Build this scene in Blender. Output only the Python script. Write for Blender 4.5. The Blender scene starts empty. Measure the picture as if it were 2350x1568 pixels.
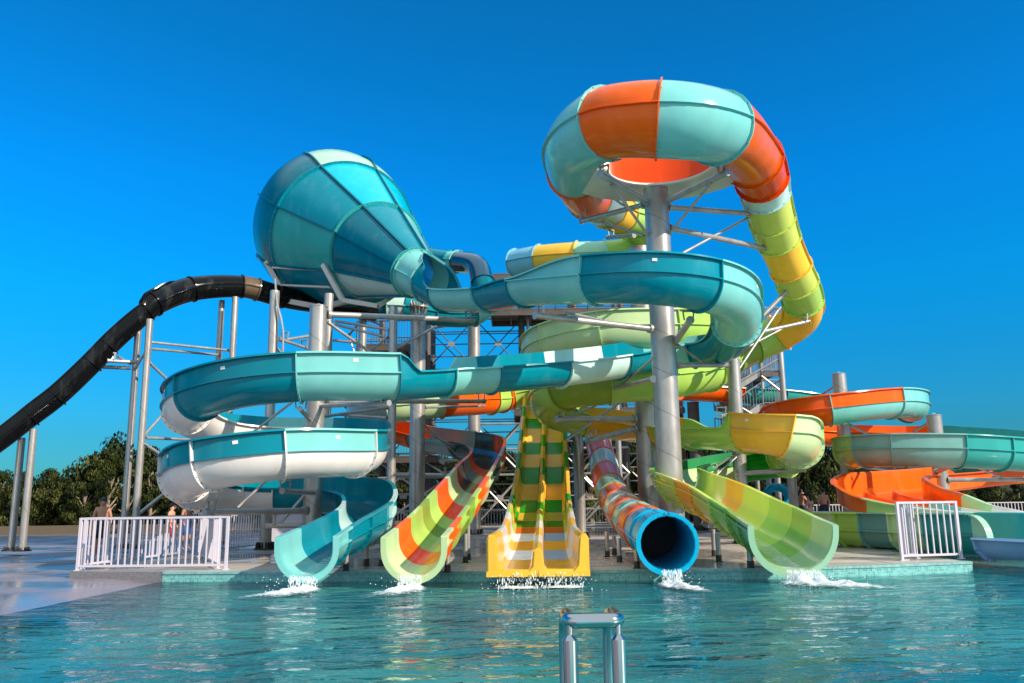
import bpy, bmesh, math, random
from mathutils import Vector, Matrix, noise
random.seed(7)
sc = bpy.context.scene
COL = sc.collection
rad = math.radians
# ---------------------------------------------------------------- camera
F = 1933.0; CX = 1175.0; CY = 784.0          # focal length and centre in a 2350 px wide picture
PITCH = math.atan(379.0/F); ROLL = rad(0.79)
CAMZ = 1.21
fw = Vector((0, math.cos(PITCH), math.sin(PITCH)))
r0 = Vector((1, 0, 0)); u0_ = Vector((0, -math.sin(PITCH), math.cos(PITCH)))
cr = r0*math.cos(ROLL) - u0_*math.sin(ROLL)
cu = r0*math.sin(ROLL) + u0_*math.cos(ROLL)
cam = bpy.data.objects.new('camera', bpy.data.cameras.new('camera')); COL.objects.link(cam)
cam.matrix_world = Matrix(((cr.x, cu.x, -fw.x, 0), (cr.y, cu.y, -fw.y, 0), (cr.z, cu.z, -fw.z, CAMZ), (0, 0, 0, 1)))
cam.data.sensor_width = 36; cam.data.lens = F/2350*36
cam.data.clip_start = 0.1; cam.data.clip_end = 3000
sc.camera = cam
CAMP = Vector((0, 0, CAMZ))
# ---------------------------------------------------------------- sky and sun
SUN = Vector((0.78, -0.50, 0.52)).normalized()      # direction towards the sun
w = bpy.data.worlds.new('World'); sc.world = w; w.use_nodes = True
nt = w.node_tree; nt.nodes.clear()
wo = nt.nodes.new('ShaderNodeOutputWorld'); bg = nt.nodes.new('ShaderNodeBackground')
sky = nt.nodes.new('ShaderNodeTexSky'); sky.sky_type = 'NISHITA'; sky.sun_disc = False
sky.sun_elevation = math.asin(SUN.z); sky.sun_rotation = math.atan2(SUN.x, SUN.y)
sky.air_density = 1.2; sky.dust_density = 0.3; sky.ozone_density = 2.5; sky.altitude = 0
hs = nt.nodes.new('ShaderNodeHueSaturation'); hs.inputs['Saturation'].default_value = 1.42; hs.inputs['Hue'].default_value = 0.487
ml = nt.nodes.new('ShaderNodeMix'); ml.data_type = 'RGBA'; ml.blend_type = 'MULTIPLY'; ml.inputs['Factor'].default_value = 1
ml.inputs['B'].default_value = (0.62, 0.95, 1.12, 1)
nt.links.new(sky.outputs[0], hs.inputs['Color']); nt.links.new(hs.outputs[0], ml.inputs['A'])
stc = nt.nodes.new('ShaderNodeTexCoord'); ssp = nt.nodes.new('ShaderNodeSeparateXYZ'); srp = nt.nodes.new('ShaderNodeValToRGB')
els = [(0, (.09,.275,.44)), (.08, (.075,.33,.50)), (.16, (.045,.43,.63)), (.24, (.022,.57,.78)), (.36, (.03,.64,.90)), (.5, (.08,.63,.78)), (.57, (.15,.64,.76)), (1, (.3,.7,.8))]
while len(srp.color_ramp.elements) < len(els): srp.color_ramp.elements.new(0.5)
for e, (p0, c0) in zip(srp.color_ramp.elements, els): e.position = p0; e.color = (*c0, 1)
ml2 = nt.nodes.new('ShaderNodeMix'); ml2.data_type = 'RGBA'; ml2.blend_type = 'MULTIPLY'; ml2.inputs['Factor'].default_value = 1
nt.links.new(stc.outputs['Generated'], ssp.inputs[0]); nt.links.new(ssp.outputs['Z'], srp.inputs[0])
nt.links.new(ml.outputs['Result'], ml2.inputs['A']); nt.links.new(srp.outputs[0], ml2.inputs['B'])
# paler sky mixed in overhead and behind the camera, added as out-of-frame fill light
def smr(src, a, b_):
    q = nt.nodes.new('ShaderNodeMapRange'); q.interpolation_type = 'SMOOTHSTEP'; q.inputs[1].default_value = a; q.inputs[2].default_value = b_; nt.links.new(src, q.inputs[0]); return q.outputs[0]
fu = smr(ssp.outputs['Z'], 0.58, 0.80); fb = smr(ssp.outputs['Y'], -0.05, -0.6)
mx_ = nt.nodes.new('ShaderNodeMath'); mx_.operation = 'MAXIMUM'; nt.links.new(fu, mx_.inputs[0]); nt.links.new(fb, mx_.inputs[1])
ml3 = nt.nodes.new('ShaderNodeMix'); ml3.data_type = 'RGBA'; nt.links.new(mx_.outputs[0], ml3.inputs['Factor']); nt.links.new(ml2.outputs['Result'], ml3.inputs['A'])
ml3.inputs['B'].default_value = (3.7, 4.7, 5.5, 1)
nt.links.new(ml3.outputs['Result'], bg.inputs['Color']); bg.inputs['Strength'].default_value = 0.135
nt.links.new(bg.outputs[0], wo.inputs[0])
sl = bpy.data.lights.new('sun', 'SUN'); sl.energy = 4.5; sl.angle = rad(0.5); sl.color = (1, 0.87, 0.72)
so = bpy.data.objects.new('sun', sl); COL.objects.link(so)
so.rotation_euler = SUN.to_track_quat('Z', 'Y').to_euler(); so.location = SUN*60
sc.view_settings.view_transform = 'Standard'; sc.view_settings.look = 'None'
sc.view_settings.exposure = 0.55; sc.view_settings.gamma = 1
sc.render.engine = 'CYCLES'
sc.cycles.max_bounces = 8; sc.cycles.transparent_max_bounces = 12
sc.cycles.caustics_reflective = False; sc.cycles.caustics_refractive = False
# ---------------------------------------------------------------- helpers
def ray(px, py):
    return (fw + cr*((px-CX)/F) + cu*((CY-py)/F))
def P(px, py, Y):
    d = ray(px, py); return CAMP + d*(Y/d.y)
def proj(p):
    v = Vector(p)-CAMP; d = v.dot(fw); return CX+F*v.dot(cr)/d, CY-F*v.dot(cu)/d
def G(px, py, z=0.0):
    d = ray(px, py); return CAMP + d*((z-CAMZ)/d.z)
def smooth_lerp(keys, u):
    if u <= keys[0][0]: return keys[0][1]
    for (a, va), (b, vb) in zip(keys, keys[1:]):
        if u <= b:
            t = (u-a)/(b-a) if b > a else 1
            t = t*t*(3-2*t)
            return va+(vb-va)*t
    return keys[-1][1]
def wloc(o):
    v = Vector((0, 0, 0))
    while o: v += o.location; o = o.parent
    return v
class MB:
    def __init__(s): s.v = []; s.f = []; s.m = []
    def add(s, vs, fs, m=0):
        n = len(s.v); s.v.extend([Vector(v) for v in vs])
        for f in fs: s.f.append([i+n for i in f]); s.m.append(m)
    def box(s, c, size, m=0, rot=None):
        hx, hy, hz = [a/2 for a in size]; vs = []
        for x in (-hx, hx):
            for y in (-hy, hy):
                for z in (-hz, hz):
                    v = Vector((x, y, z))
                    if rot is not None: v = rot @ v
                    vs.append(Vector(c)+v)
        s.add(vs, [(0,1,3,2),(4,6,7,5),(0,4,5,1),(2,3,7,6),(0,2,6,4),(1,5,7,3)], m)
    def beam(s, a, b, wd, ht, m=0, up=Vector((0,0,1))):
        a = Vector(a); b = Vector(b); t = (b-a).normalized(); x = t.cross(up)
        if x.length < 1e-3: x = t.cross(Vector((1,0,0)))
        x.normalize(); y = x.cross(t)
        vs = []
        for p in (a, b):
            for i, j in ((-1,-1),(1,-1),(1,1),(-1,1)): vs.append(p+x*(i*wd/2)+y*(j*ht/2))
        s.add(vs, [(0,3,2,1),(4,5,6,7),(0,1,5,4),(1,2,6,5),(2,3,7,6),(3,0,4,7)], m)
    def cyl(s, a, b, r, n=10, m=0, r2=None, cap=True):
        a = Vector(a); b = Vector(b); t = (b-a).normalized()
        x = t.cross(Vector((0,0,1)));
        if x.length < 1e-3: x = Vector((1,0,0))
        x.normalize(); y = t.cross(x)
        if r2 is None: r2 = r
        vs = [a+(x*math.cos(2*math.pi*i/n)+y*math.sin(2*math.pi*i/n))*r for i in range(n)]
        vs += [b+(x*math.cos(2*math.pi*i/n)+y*math.sin(2*math.pi*i/n))*r2 for i in range(n)]
        fs = [(i, (i+1)%n, n+(i+1)%n, n+i) for i in range(n)]
        if cap: fs += [tuple(range(n))[::-1], tuple(range(n, 2*n))]
        s.add(vs, fs, m)
    def tube(s, pts, r, n=10, m=0, closed=False):
        pts = [Vector(p) for p in pts]; N = len(pts); rings = []
        px = None
        for i, p in enumerate(pts):
            a = pts[i-1] if (i > 0 or closed) else p; b = pts[(i+1) % N] if (i < N-1 or closed) else p
            t = (b-a).normalized()
            x = t.cross(Vector((0,0,1))) if px is None else px - t*px.dot(t)
            if x.length < 1e-3: x = Vector((1,0,0)) - t*t.x
            x.normalize(); px = x; y = t.cross(x)
            rr = r[i] if isinstance(r, (list, tuple)) else r
            rings.append([p+(x*math.cos(2*math.pi*k/n)+y*math.sin(2*math.pi*k/n))*rr for k in range(n)])
        vs = [v for q in rings for v in q]; fs = []
        M = N if closed else N-1
        for i in range(M):
            j = (i+1) % N
            for k in range(n): fs.append((i*n+k, i*n+(k+1)%n, j*n+(k+1)%n, j*n+k))
        if not closed: fs += [tuple(range(n))[::-1], tuple(range((N-1)*n, N*n))]
        s.add(vs, fs, m)
    def ball(s, c, r, m=0, sx=1, sy=1, sz=1, n=8, k=6):
        vs = [Vector(c)+Vector((0,0,r*sz))]
        for j in range(1, k):
            for i in range(n):
                a = math.pi*j/k; b = 2*math.pi*i/n
                vs.append(Vector(c)+Vector((r*sx*math.sin(a)*math.cos(b), r*sy*math.sin(a)*math.sin(b), r*sz*math.cos(a))))
        vs.append(Vector(c)-Vector((0,0,r*sz))); L = len(vs)-1
        fs = [(0, 1+i, 1+(i+1)%n) for i in range(n)]
        for j in range(k-2):
            for i in range(n): fs.append((1+j*n+i, 1+(j+1)*n+i, 1+(j+1)*n+(i+1)%n, 1+j*n+(i+1)%n))
        fs += [(L, 1+(k-2)*n+(i+1)%n, 1+(k-2)*n+i) for i in range(n)]
        s.add(vs, fs, m)
def tag(o, label=None, cat=None, group=None, kind=None):
    if label: o['label'] = label
    if cat: o['category'] = cat
    if group: o['group'] = group
    if kind: o['kind'] = kind
    return o
def obj(name, mb, mats, parent=None, smooth=True, base=None, sharp=35):
    if not isinstance(mats, (list, tuple)): mats = [mats]
    me = bpy.data.meshes.new(name)
    off = wloc(parent) if parent else Vector((0,0,0))
    b = Vector(base) if base is not None else Vector((0,0,0))
    me.from_pydata([tuple(v-off-b) for v in mb.v], [], mb.f)
    for m in mats: me.materials.append(m)
    me.polygons.foreach_set('material_index', mb.m)
    if smooth:
        me.polygons.foreach_set('use_smooth', [True]*len(mb.f))
        me.update()
        me.set_sharp_from_angle(angle=rad(sharp))
    me.update()
    o = bpy.data.objects.new(name, me); COL.objects.link(o)
    o.location = b
    if parent: o.parent = parent
    return o
def thing(name, label, cat, loc=(0,0,0), group=None):
    o = bpy.data.objects.new(name, None); COL.objects.link(o); o.location = loc
    o.empty_display_size = 0.3
    return tag(o, label, cat, group)
# ---------------------------------------------------------------- materials
def newmat(name):
    m = bpy.data.materials.new(name); m.use_nodes = True
    t = m.node_tree; b = t.nodes['Principled BSDF']; return m, t, b
def s2l(c):
    return tuple((x/255/12.92 if x/255 <= 0.04045 else ((x/255+0.055)/1.055)**2.4) for x in c)
def mat(name, col, rough=0.4, metal=0.0, coat=0.0, var=0.08, scale=3.0, bump=0.0, bscale=20, spec=0.5, stretch=(1,1,1), trans=0.0):
    m, t, b = newmat(name)
    N = t.nodes; L = t.links
    b.inputs['Roughness'].default_value = rough; b.inputs['Metallic'].default_value = metal
    b.inputs['Specular IOR Level'].default_value = spec
    b.inputs['Coat Weight'].default_value = coat; b.inputs['Coat Roughness'].default_value = 0.06
    tc = N.new('ShaderNodeTexCoord'); mp = N.new('ShaderNodeMapping'); mp.inputs['Scale'].default_value = stretch
    L.new(tc.outputs['Object'], mp.inputs[0])
    n = N.new('ShaderNodeTexNoise'); n.inputs['Scale'].default_value = scale; n.inputs['Detail'].default_value = 6
    n.inputs['Roughness'].default_value = 0.6
    L.new(mp.outputs[0], n.inputs['Vector'])
    cr_ = N.new('ShaderNodeValToRGB')
    cr_.color_ramp.elements[0].position = 0.3; cr_.color_ramp.elements[1].position = 0.7
    cr_.color_ramp.elements[0].color = (*[c*(1-var) for c in col], 1)
    cr_.color_ramp.elements[1].color = (*[min(1, c*(1+var)) for c in col], 1)
    L.new(n.outputs['Fac'], cr_.inputs[0]); L.new(cr_.outputs[0], b.inputs['Base Color'])
    rr = N.new('ShaderNodeMapRange'); rr.inputs[3].default_value = max(0.02, rough*0.75); rr.inputs[4].default_value = min(1, rough*1.3)
    L.new(n.outputs['Fac'], rr.inputs[0]); L.new(rr.outputs[0], b.inputs['Roughness'])
    if bump > 0:
        n2 = N.new('ShaderNodeTexNoise'); n2.inputs['Scale'].default_value = bscale; n2.inputs['Detail'].default_value = 5
        L.new(mp.outputs[0], n2.inputs['Vector'])
        bp = N.new('ShaderNodeBump'); bp.inputs['Strength'].default_value = bump; bp.inputs['Distance'].default_value = 0.02
        L.new(n2.outputs['Fac'], bp.inputs['Height']); L.new(bp.outputs[0], b.inputs['Normal'])
    return m
M = {}
def fib(key, rgb, rough=0.17, k=1.0):
    c = tuple(min(0.85, x*k) for x in s2l(rgb))
    m, t, b = newmat('fibreglass_'+key); N = t.nodes; L = t.links
    b.inputs['Coat Weight'].default_value = 0.03; b.inputs['Coat Roughness'].default_value = 0.05; b.inputs['Specular IOR Level'].default_value = 0.2
    tc = N.new('ShaderNodeTexCoord'); oi = N.new('ShaderNodeObjectInfo')
    n = N.new('ShaderNodeTexNoise'); n.inputs['Scale'].default_value = 0.9; n.inputs['Detail'].default_value = 5; L.new(tc.outputs['Object'], n.inputs['Vector'])
    mp = N.new('ShaderNodeMapping'); mp.inputs['Scale'].default_value = (2.2, 2.2, 0.6); L.new(tc.outputs['Object'], mp.inputs[0])
    n2 = N.new('ShaderNodeTexNoise'); n2.inputs['Scale'].default_value = 1.2; n2.inputs['Detail'].default_value = 4; n2.inputs['Roughness'].default_value = 0.55; L.new(mp.outputs[0], n2.inputs['Vector'])
    def mrn(src, a, b_, lo=0.3, hi=0.7):
        q = N.new('ShaderNodeMapRange'); q.inputs[1].default_value = lo; q.inputs[2].default_value = hi; q.inputs[3].default_value = a; q.inputs[4].default_value = b_; L.new(src, q.inputs[0]); return q.outputs[0]
    def mul(a, b_):
        q = N.new('ShaderNodeMath'); q.operation = 'MULTIPLY'; L.new(a, q.inputs[0]); L.new(b_, q.inputs[1]); return q.outputs[0]
    f = mul(mul(mrn(n.outputs['Fac'], 0.95, 1.05), mrn(oi.outputs['Random'], 0.92, 1.06, 0, 1)), mrn(n2.outputs['Fac'], 0.94, 1.03))
    vm = N.new('ShaderNodeVectorMath'); vm.operation = 'SCALE'; vm.inputs[0].default_value = c; L.new(f, vm.inputs['Scale'])
    # sun bleached and chalky patches
    hz = N.new('ShaderNodeMix'); hz.data_type = 'RGBA'; hz.inputs['B'].default_value = (0.45,0.47,0.44,1); L.new(vm.outputs[0], hz.inputs['A']); L.new(mrn(n2.outputs['Fac'], 0.0, 0.05, 0.55, 0.75), hz.inputs['Factor'])
    L.new(hz.outputs['Result'], b.inputs['Base Color']); L.new(mrn(n2.outputs['Fac'], rough*0.8, rough*1.25), b.inputs['Roughness'])
    bp = N.new('ShaderNodeBump'); bp.inputs['Strength'].default_value = 0.04; bp.inputs['Distance'].default_value = 0.02; L.new(n.outputs['Fac'], bp.inputs['Height']); L.new(bp.outputs[0], b.inputs['Normal'])
    M[key] = m
fib('teal', (0,126,144)); fib('deep', (0,100,118)); fib('aqua', (118,192,188)); fib('cyan', (0,172,190))
fib('pale', (188,222,216)); fib('white', (226,220,216)); fib('orange', (246,94,12)); fib('redor', (228,72,10))
fib('lime', (166,202,96)); fib('yellime', (196,210,98)); fib('palelime', (190,214,160)); fib('yellow', (250,184,62)); fib('green', (0,148,24))
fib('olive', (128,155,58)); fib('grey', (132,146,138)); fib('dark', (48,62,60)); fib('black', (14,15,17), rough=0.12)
fib('sage', (152,184,140)); fib('leaf', (124,172,84)); fib('snow', (236,238,240), rough=0.3); fib('tan', (96,80,64)); fib('lane', (246,100,24)); fib('gelcoat', (204,198,192)); fib('blue', (5,165,205)); fib('sky', (120,180,205)); fib('ltblue', (150,185,225)); fib('sea', (50,156,152)); fib('mint', (158,205,172))
fib('seagreen', (52,140,85)); fib('greyteal', (110,160,155))
M['glassblue'] = mat('tinted_acrylic', s2l((0,58,84)), rough=0.05, coat=1)
M['label'] = mat('white_sticker', (0.75,0.75,0.75), rough=0.4, var=0.02)
M['inside'] = mat('tube_shade_black', (0.002,0.002,0.003), rough=0.6)  # near-black colour standing in for the shade inside the tube
M['steel'] = mat('galvanised_steel', (0.38,0.37,0.36), rough=0.38, metal=0.5, var=0.22, scale=2.2, bump=0.08, bscale=9, stretch=(1,1,0.35))
M['column'] = mat('galvanised_column_steel', (0.40,0.375,0.35), rough=0.33, metal=0.55, var=0.2, scale=2.0, bump=0.10, bscale=5, stretch=(1,1,0.5))
M['brown'] = mat('painted_brown_steel', (0.095,0.078,0.07), rough=0.5, var=0.15)
M['darksteel'] = mat('dark_steel', (0.06,0.065,0.075), rough=0.5, metal=0.3)
M['beige'] = mat('painted_bracket', (0.48,0.44,0.40), rough=0.45)
M['bolt'] = mat('bolt_steel', (0.12,0.12,0.12), rough=0.4, metal=0.6)
M['chrome'] = mat('polished_steel', (0.50,0.49,0.48), rough=0.12, metal=1.0, var=0.03)
M['fence'] = mat('white_powder_coat', (0.56,0.53,0.61), rough=0.4, var=0.03)
cm = M['column']; N = cm.node_tree.nodes; L = cm.node_tree.links; cb = N['Principled BSDF']
tc = N.new('ShaderNodeTexCoord'); sx = N.new('ShaderNodeSeparateXYZ'); L.new(tc.outputs['Object'], sx.inputs[0])
at = N.new('ShaderNodeMath'); at.operation = 'ARCTAN2'; L.new(sx.outputs['Y'], at.inputs[0]); L.new(sx.outputs['X'], at.inputs[1])
m1_ = N.new('ShaderNodeMath'); m1_.operation = 'MULTIPLY'; m1_.inputs[1].default_value = 1/6.28318; L.new(at.outputs[0], m1_.inputs[0])
m2_ = N.new('ShaderNodeMath'); m2_.operation = 'MULTIPLY'; m2_.inputs[1].default_value = 1/1.1; L.new(sx.outputs['Z'], m2_.inputs[0])
m3_ = N.new('ShaderNodeMath'); m3_.operation = 'ADD'; L.new(m1_.outputs[0], m3_.inputs[0]); L.new(m2_.outputs[0], m3_.inputs[1])
m4_ = N.new('ShaderNodeMath'); m4_.operation = 'FRACT'; L.new(m3_.outputs[0], m4_.inputs[0])
m5_ = N.new('ShaderNodeMath'); m5_.operation = 'LESS_THAN'; m5_.inputs[1].default_value = 0.035; L.new(m4_.outputs[0], m5_.inputs[0])
src = cb.inputs['Base Color'].links[0].from_socket
mxx = N.new('ShaderNodeMix'); mxx.data_type = 'RGBA'; mxx.blend_type = 'MULTIPLY'; mxx.inputs['B'].default_value = (0.72,0.70,0.68,1)
rn = N.new('ShaderNodeTexNoise'); rn.inputs['Scale'].default_value = 1.4; rn.inputs['Detail'].default_value = 8; rn.inputs['Roughness'].default_value = 0.7
rmp = N.new('ShaderNodeMapping'); rmp.inputs['Scale'].default_value = (2.5, 2.5, 0.5); L.new(tc.outputs['Object'], rmp.inputs[0]); L.new(rmp.outputs[0], rn.inputs['Vector'])
rr_ = N.new('ShaderNodeMapRange'); rr_.inputs[1].default_value = 0.60; rr_.inputs[2].default_value = 0.74; rr_.inputs[3].default_value = 0; rr_.inputs[4].default_value = 0.55; L.new(rn.outputs['Fac'], rr_.inputs[0])
rm = N.new('ShaderNodeMix'); rm.data_type = 'RGBA'; rm.inputs['B'].default_value = (0.20,0.15,0.115,1); L.new(rr_.outputs[0], rm.inputs['Factor']); L.new(src, rm.inputs['A'])
L.new(m5_.outputs[0], mxx.inputs['Factor']); L.new(rm.outputs['Result'], mxx.inputs['A']); L.new(mxx.outputs['Result'], cb.inputs['Base Color'])
M['base'] = mat('black_base_plate', (0.03,0.03,0.03), rough=0.6)
# ---------------------------------------------------------------- path + sweep machinery
def crom(pts, u):
    n = len(pts)-1; i = max(0, min(n-1, int(math.floor(u)))); t = u-i
    p1 = pts[i]; p2 = pts[i+1]
    p0 = pts[i-1] if i > 0 else p1*2-p2
    p3 = pts[i+2] if i+2 <= n else p2*2-p1
    d1 = max((p1-p0).length, 1e-4)**0.5; d2 = max((p2-p1).length, 1e-4)**0.5; d3 = max((p3-p2).length, 1e-4)**0.5
    t0 = 0; t1 = d1; t2 = t1+d2; t3 = t2+d3; tt = t1+t*d2
    A1 = p0*((t1-tt)/(t1-t0))+p1*((tt-t0)/(t1-t0)); A2 = p1*((t2-tt)/(t2-t1))+p2*((tt-t1)/(t2-t1)); A3 = p2*((t3-tt)/(t3-t2))+p3*((tt-t2)/(t3-t2))
    B1 = A1*((t2-tt)/(t2-t0))+A2*((tt-t0)/(t2-t0)); B2 = A2*((t3-tt)/(t3-t1))+A3*((tt-t1)/(t3-t1))
    return B1*((t2-tt)/(t2-t1))+B2*((tt-t1)/(t2-t1))
class Path:
    def __init__(s, pts): s.p = pts; s.n = len(pts)-1
    def pos(s, u): return crom(s.p, max(0, min(s.n, u)))
    def frame(s, u, bank=0):
        a = s.pos(min(u+0.04, s.n)); b = s.pos(max(u-0.04, 0)); t = (a-b).normalized()
        r = t.cross(Vector((0,0,1))).normalized(); up = r.cross(t)
        if bank:
            q = Matrix.Rotation(rad(bank), 3, t); r = q @ r; up = q @ up
        return s.pos(u), t, r, up
def samples(path, u0, u1, step=0.28):
    L = 0; q = path.pos(u0)
    for k in range(1, 9):
        z = path.pos(u0+(u1-u0)*k/8); L += (z-q).length; q = z
    n = max(2, int(math.ceil(L/step)))
    return [u0+(u1-u0)*k/n for k in range(n+1)]
def shell(mb, path, us, prof, thick, matf, bank=lambda u: 0):
    """thick shell swept along the path; prof(u) -> [(x,z),...] from the left edge round to the right edge"""
    rows = []
    for u in us:
        p, t, r, up = path.frame(u, bank(u)); q = prof(u); n = len(q); o = []; inn = []
        for i in range(n):
            a = q[max(0, i-1)]; b = q[min(n-1, i+1)]
            dx, dz = b[0]-a[0], b[1]-a[1]; l = math.hypot(dx, dz) or 1
            nx, nz = -dz/l, dx/l
            o.append(p+r*q[i][0]+up*q[i][1]); inn.append(p+r*(q[i][0]+nx*thick)+up*(q[i][1]+nz*thick))
        rows.append(o+inn)
    base = len(mb.v); n2 = len(rows[0]); n = n2//2
    for row in rows: mb.v.extend(row)
    def idx(i, j): return base+i*n2+j
    for i in range(len(rows)-1):
        for j in range(n-1):
            m = matf(j)
            mb.f.append([idx(i,j), idx(i,j+1), idx(i+1,j+1), idx(i+1,j)][::-1]); mb.m.append(m)
            mb.f.append([idx(i,n+j), idx(i,n+j+1), idx(i+1,n+j+1), idx(i+1,n+j)]); mb.m.append(m)
        for j, m in ((0, matf(0)), (n-1, matf(n-2))):
            mb.f.append([idx(i,j), idx(i,n+j), idx(i+1,n+j), idx(i+1,j)]); mb.m.append(m)
    for i in (0, len(rows)-1):
        for j in range(n-1): mb.f.append([idx(i,j), idx(i,j+1), idx(i,n+j+1), idx(i,n+j)]); mb.m.append(matf(j))
NA = 22
def u_prof(r, tl, tr, wl, wr, lip=0.075):
    q = []
    def end(sgn, th, wh):
        a = rad(th); x = r*math.sin(a); z = -r*math.cos(a)
        if th > 90.5: od = (math.sin(a), -math.cos(a))
        else: od = (1, 0)
        if th > 172: lp = 0.002
        else: lp = lip
        top = (x, z+wh)
        return [(sgn*(top[0]+od[0]*lp), top[1]+od[1]*lp-(0.03 if th <= 90.5 else 0)), (sgn*(top[0]+od[0]*lp), top[1]+od[1]*lp), (sgn*top[0], top[1]), (sgn*x, z+wh*0.5)]
    q += end(-1, tl, max(wl, 0.004))
    for i in range(NA+1):
        a = rad(-tl+(tl+tr)*i/NA); q.append((r*math.sin(a), -r*math.cos(a)))
    q += end(1, tr, max(wr, 0.004))[::-1]
    return q
def slide(root, pts, r=0.63, tl=90, tr=90, wl=0, wr=0, thick=0.018, rib=True, ringh=0.07, bolts=False, step=0.28, lipend=None, ringw=0.035, sub=None, lip=0.075, bank=0, nojoint=()):
    """pts: (px,py,Y, colour|None, {keys}); colour = key or (bowl, wall)"""
    path = Path([P(*q[:3]) for q in pts])
    K = {}
    for key, d in (('r', r), ('tl', tl), ('tr', tr), ('wl', wl), ('wr', wr), ('bank', bank)):
        ks = [(i, q[4][key]) for i, q in enumerate(pts) if len(q) > 4 and key in q[4]]
        K[key] = ks or [(0, d)]
    def val(k, u): return smooth_lerp(K[k], u)
    def prof(u): return u_prof(val('r', u), val('tl', u), val('tr', u), val('wl', u), val('wr', u), lip)
    bankf = lambda u: val('bank', u)
    js = [i for i, q in enumerate(pts) if len(q) > 3 and q[3]]
    if js[0] != 0: js = [0]+js
    nxt = js[1:]+[len(pts)-1]
    for a, b in zip(js, nxt):
        if a == b: continue
        c = pts[a][3]; bc, wc = c if isinstance(c, tuple) else (c, c)
        mb = MB(); us = samples(path, a, b, step)
        um = (a+b)/2
        def mf(j, um=um):
            nL = 3; tot = NA+8
            if j < 4: return 1 if val('wl', um) > 0.08 else 0
            if j >= tot-4: return 1 if val('wr', um) > 0.08 else 0
            return 0
        shell(mb, path, us, prof, thick, mf, bankf)
        sec = obj('slide_section', mb, [M[bc], M[wc]], root)
        if bolts and max(val('wl', um), val('wr', um)) > 0.4 and b-a >= 1:
            sg = -1 if val('wl', um) > val('wr', um) else 1
            p, t, rr, up = path.frame(um, bankf(um)); q = p+rr*(sg*(val('r', um)+0.006))+up*(max(val('wl', um), val('wr', um))*0.62)
            st_ = MB(); st_.beam(q-t*0.06, q+t*0.06, 0.006, 0.075, up=up); obj('sticker', st_, M['label'], sec)
        # seam ribs along the widest line
        if rib:
            for sg, tk, wk in ((-1, 'tl', 'wl'), (1, 'tr', 'wr')):
                if val(wk, um) > 0.12 or val(tk, um) > 130:
                    rb = MB()
                    rows = []
                    for u in us:
                        p, t, rr, up = path.frame(u, bankf(u)); R = val('r', u)
                        rows.append([p+rr*(sg*(R-0.01))-up*0.014, p+rr*(sg*(R+ringh))-up*0.014, p+rr*(sg*(R+ringh))+up*0.014, p+rr*(sg*(R-0.01))+up*0.014])
                    n0 = 0
                    for row in rows: rb.v.extend(row)
                    for i in range(len(rows)-1):
                        for j in range(4): rb.f.append([i*4+j, i*4+(j+1)%4, (i+1)*4+(j+1)%4, (i+1)*4+j]); rb.m.append(0)
                    obj('seam_rib', rb, M[wc], sec)
    # joint rings
    allj = [j for j in js if j not in nojoint]+([len(pts)-1] if lipend is not None else [])
    for k, j in enumerate(allj):
        ji = js.index(j) if j in js else len(js)
        c = pts[js[max(0, ji-1)]][3] if ji > 0 else pts[j][3]
        bc = c[0] if isinstance(c, tuple) else c
        rh = ringh+(0.03 if (lipend and j == len(pts)-1) else 0)
        if lipend and j == len(pts)-1: bc = lipend
        p, t, rr, up = path.frame(j, val('bank', j))
        R = val('r', j); q = prof(j)[2:-2]; n = len(q)
        mb = MB()
        for sgn in (-0.5, 0.5):
            for off in (-0.004, rh):
                for i in range(n):
                    a = q[max(0, i-1)]; b = q[min(n-1, i+1)]
                    dx, dz = b[0]-a[0], b[1]-a[1]; l = math.hypot(dx, dz) or 1
                    nx, nz = dz/l, -dx/l
                    mb.v.append(p+t*(sgn*ringw)+rr*(q[i][0]+nx*off)+up*(q[i][1]+nz*off))
        for i in range(n-1):
            A = [i, n+i, 3*n+i, 2*n+i]; B = [x+1 for x in A]
            mb.f.append([A[0], B[0], B[1], A[1]]); mb.f.append([A[1], B[1], B[2], A[2]]); mb.f.append([A[2], B[2], B[3], A[3]]); mb.f.append([A[3], B[3], B[0], A[0]])
            mb.m += [0]*4
        for i in (0, n-1): mb.f.append([i, n+i, 3*n+i, 2*n+i]); mb.m.append(0)
        if bolts:
            for i in range(4, n-4, 2):
                if j == len(pts)-1: break
                x, z = q[i]; l = math.hypot(x, z) or 1
                for sg in (-1, 1):
                    c0 = p+rr*(x/l*(R+ringh*0.45))+up*(z/l*(R+ringh*0.45))+t*(sg*(ringw/2+0.002))
                    mb.box(c0, (0.022, 0.022, 0.022), 1)
        obj('joint_flange', mb, [M[bc], M['bolt']], root)
    return path

# thin sheet of running water in the bottom of an open exit
mfilm, t, b = newmat('running_water'); N = t.nodes; L = t.links
b.inputs['Base Color'].default_value = (0.75,0.85,0.88,1); b.inputs['Roughness'].default_value = 0.06
tc = N.new('ShaderNodeTexCoord'); nz = N.new('ShaderNodeTexNoise'); nz.inputs['Scale'].default_value = 5; nz.inputs['Detail'].default_value = 6; nz.inputs['Roughness'].default_value = 0.65; nz.inputs['Distortion'].default_value = 0.6
L.new(tc.outputs['Object'], nz.inputs['Vector']); mr0 = N.new('ShaderNodeMapRange'); mr0.inputs[1].default_value = 0.42; mr0.inputs[2].default_value = 0.72; mr0.inputs[3].default_value = 0.12; mr0.inputs[4].default_value = 0.75
L.new(nz.outputs['Fac'], mr0.inputs[0]); L.new(mr0.outputs[0], b.inputs['Alpha'])
bp = N.new('ShaderNodeBump'); bp.inputs['Distance'].default_value = 0.03; L.new(nz.outputs['Fac'], bp.inputs['Height']); L.new(bp.outputs[0], b.inputs['Normal'])
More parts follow.
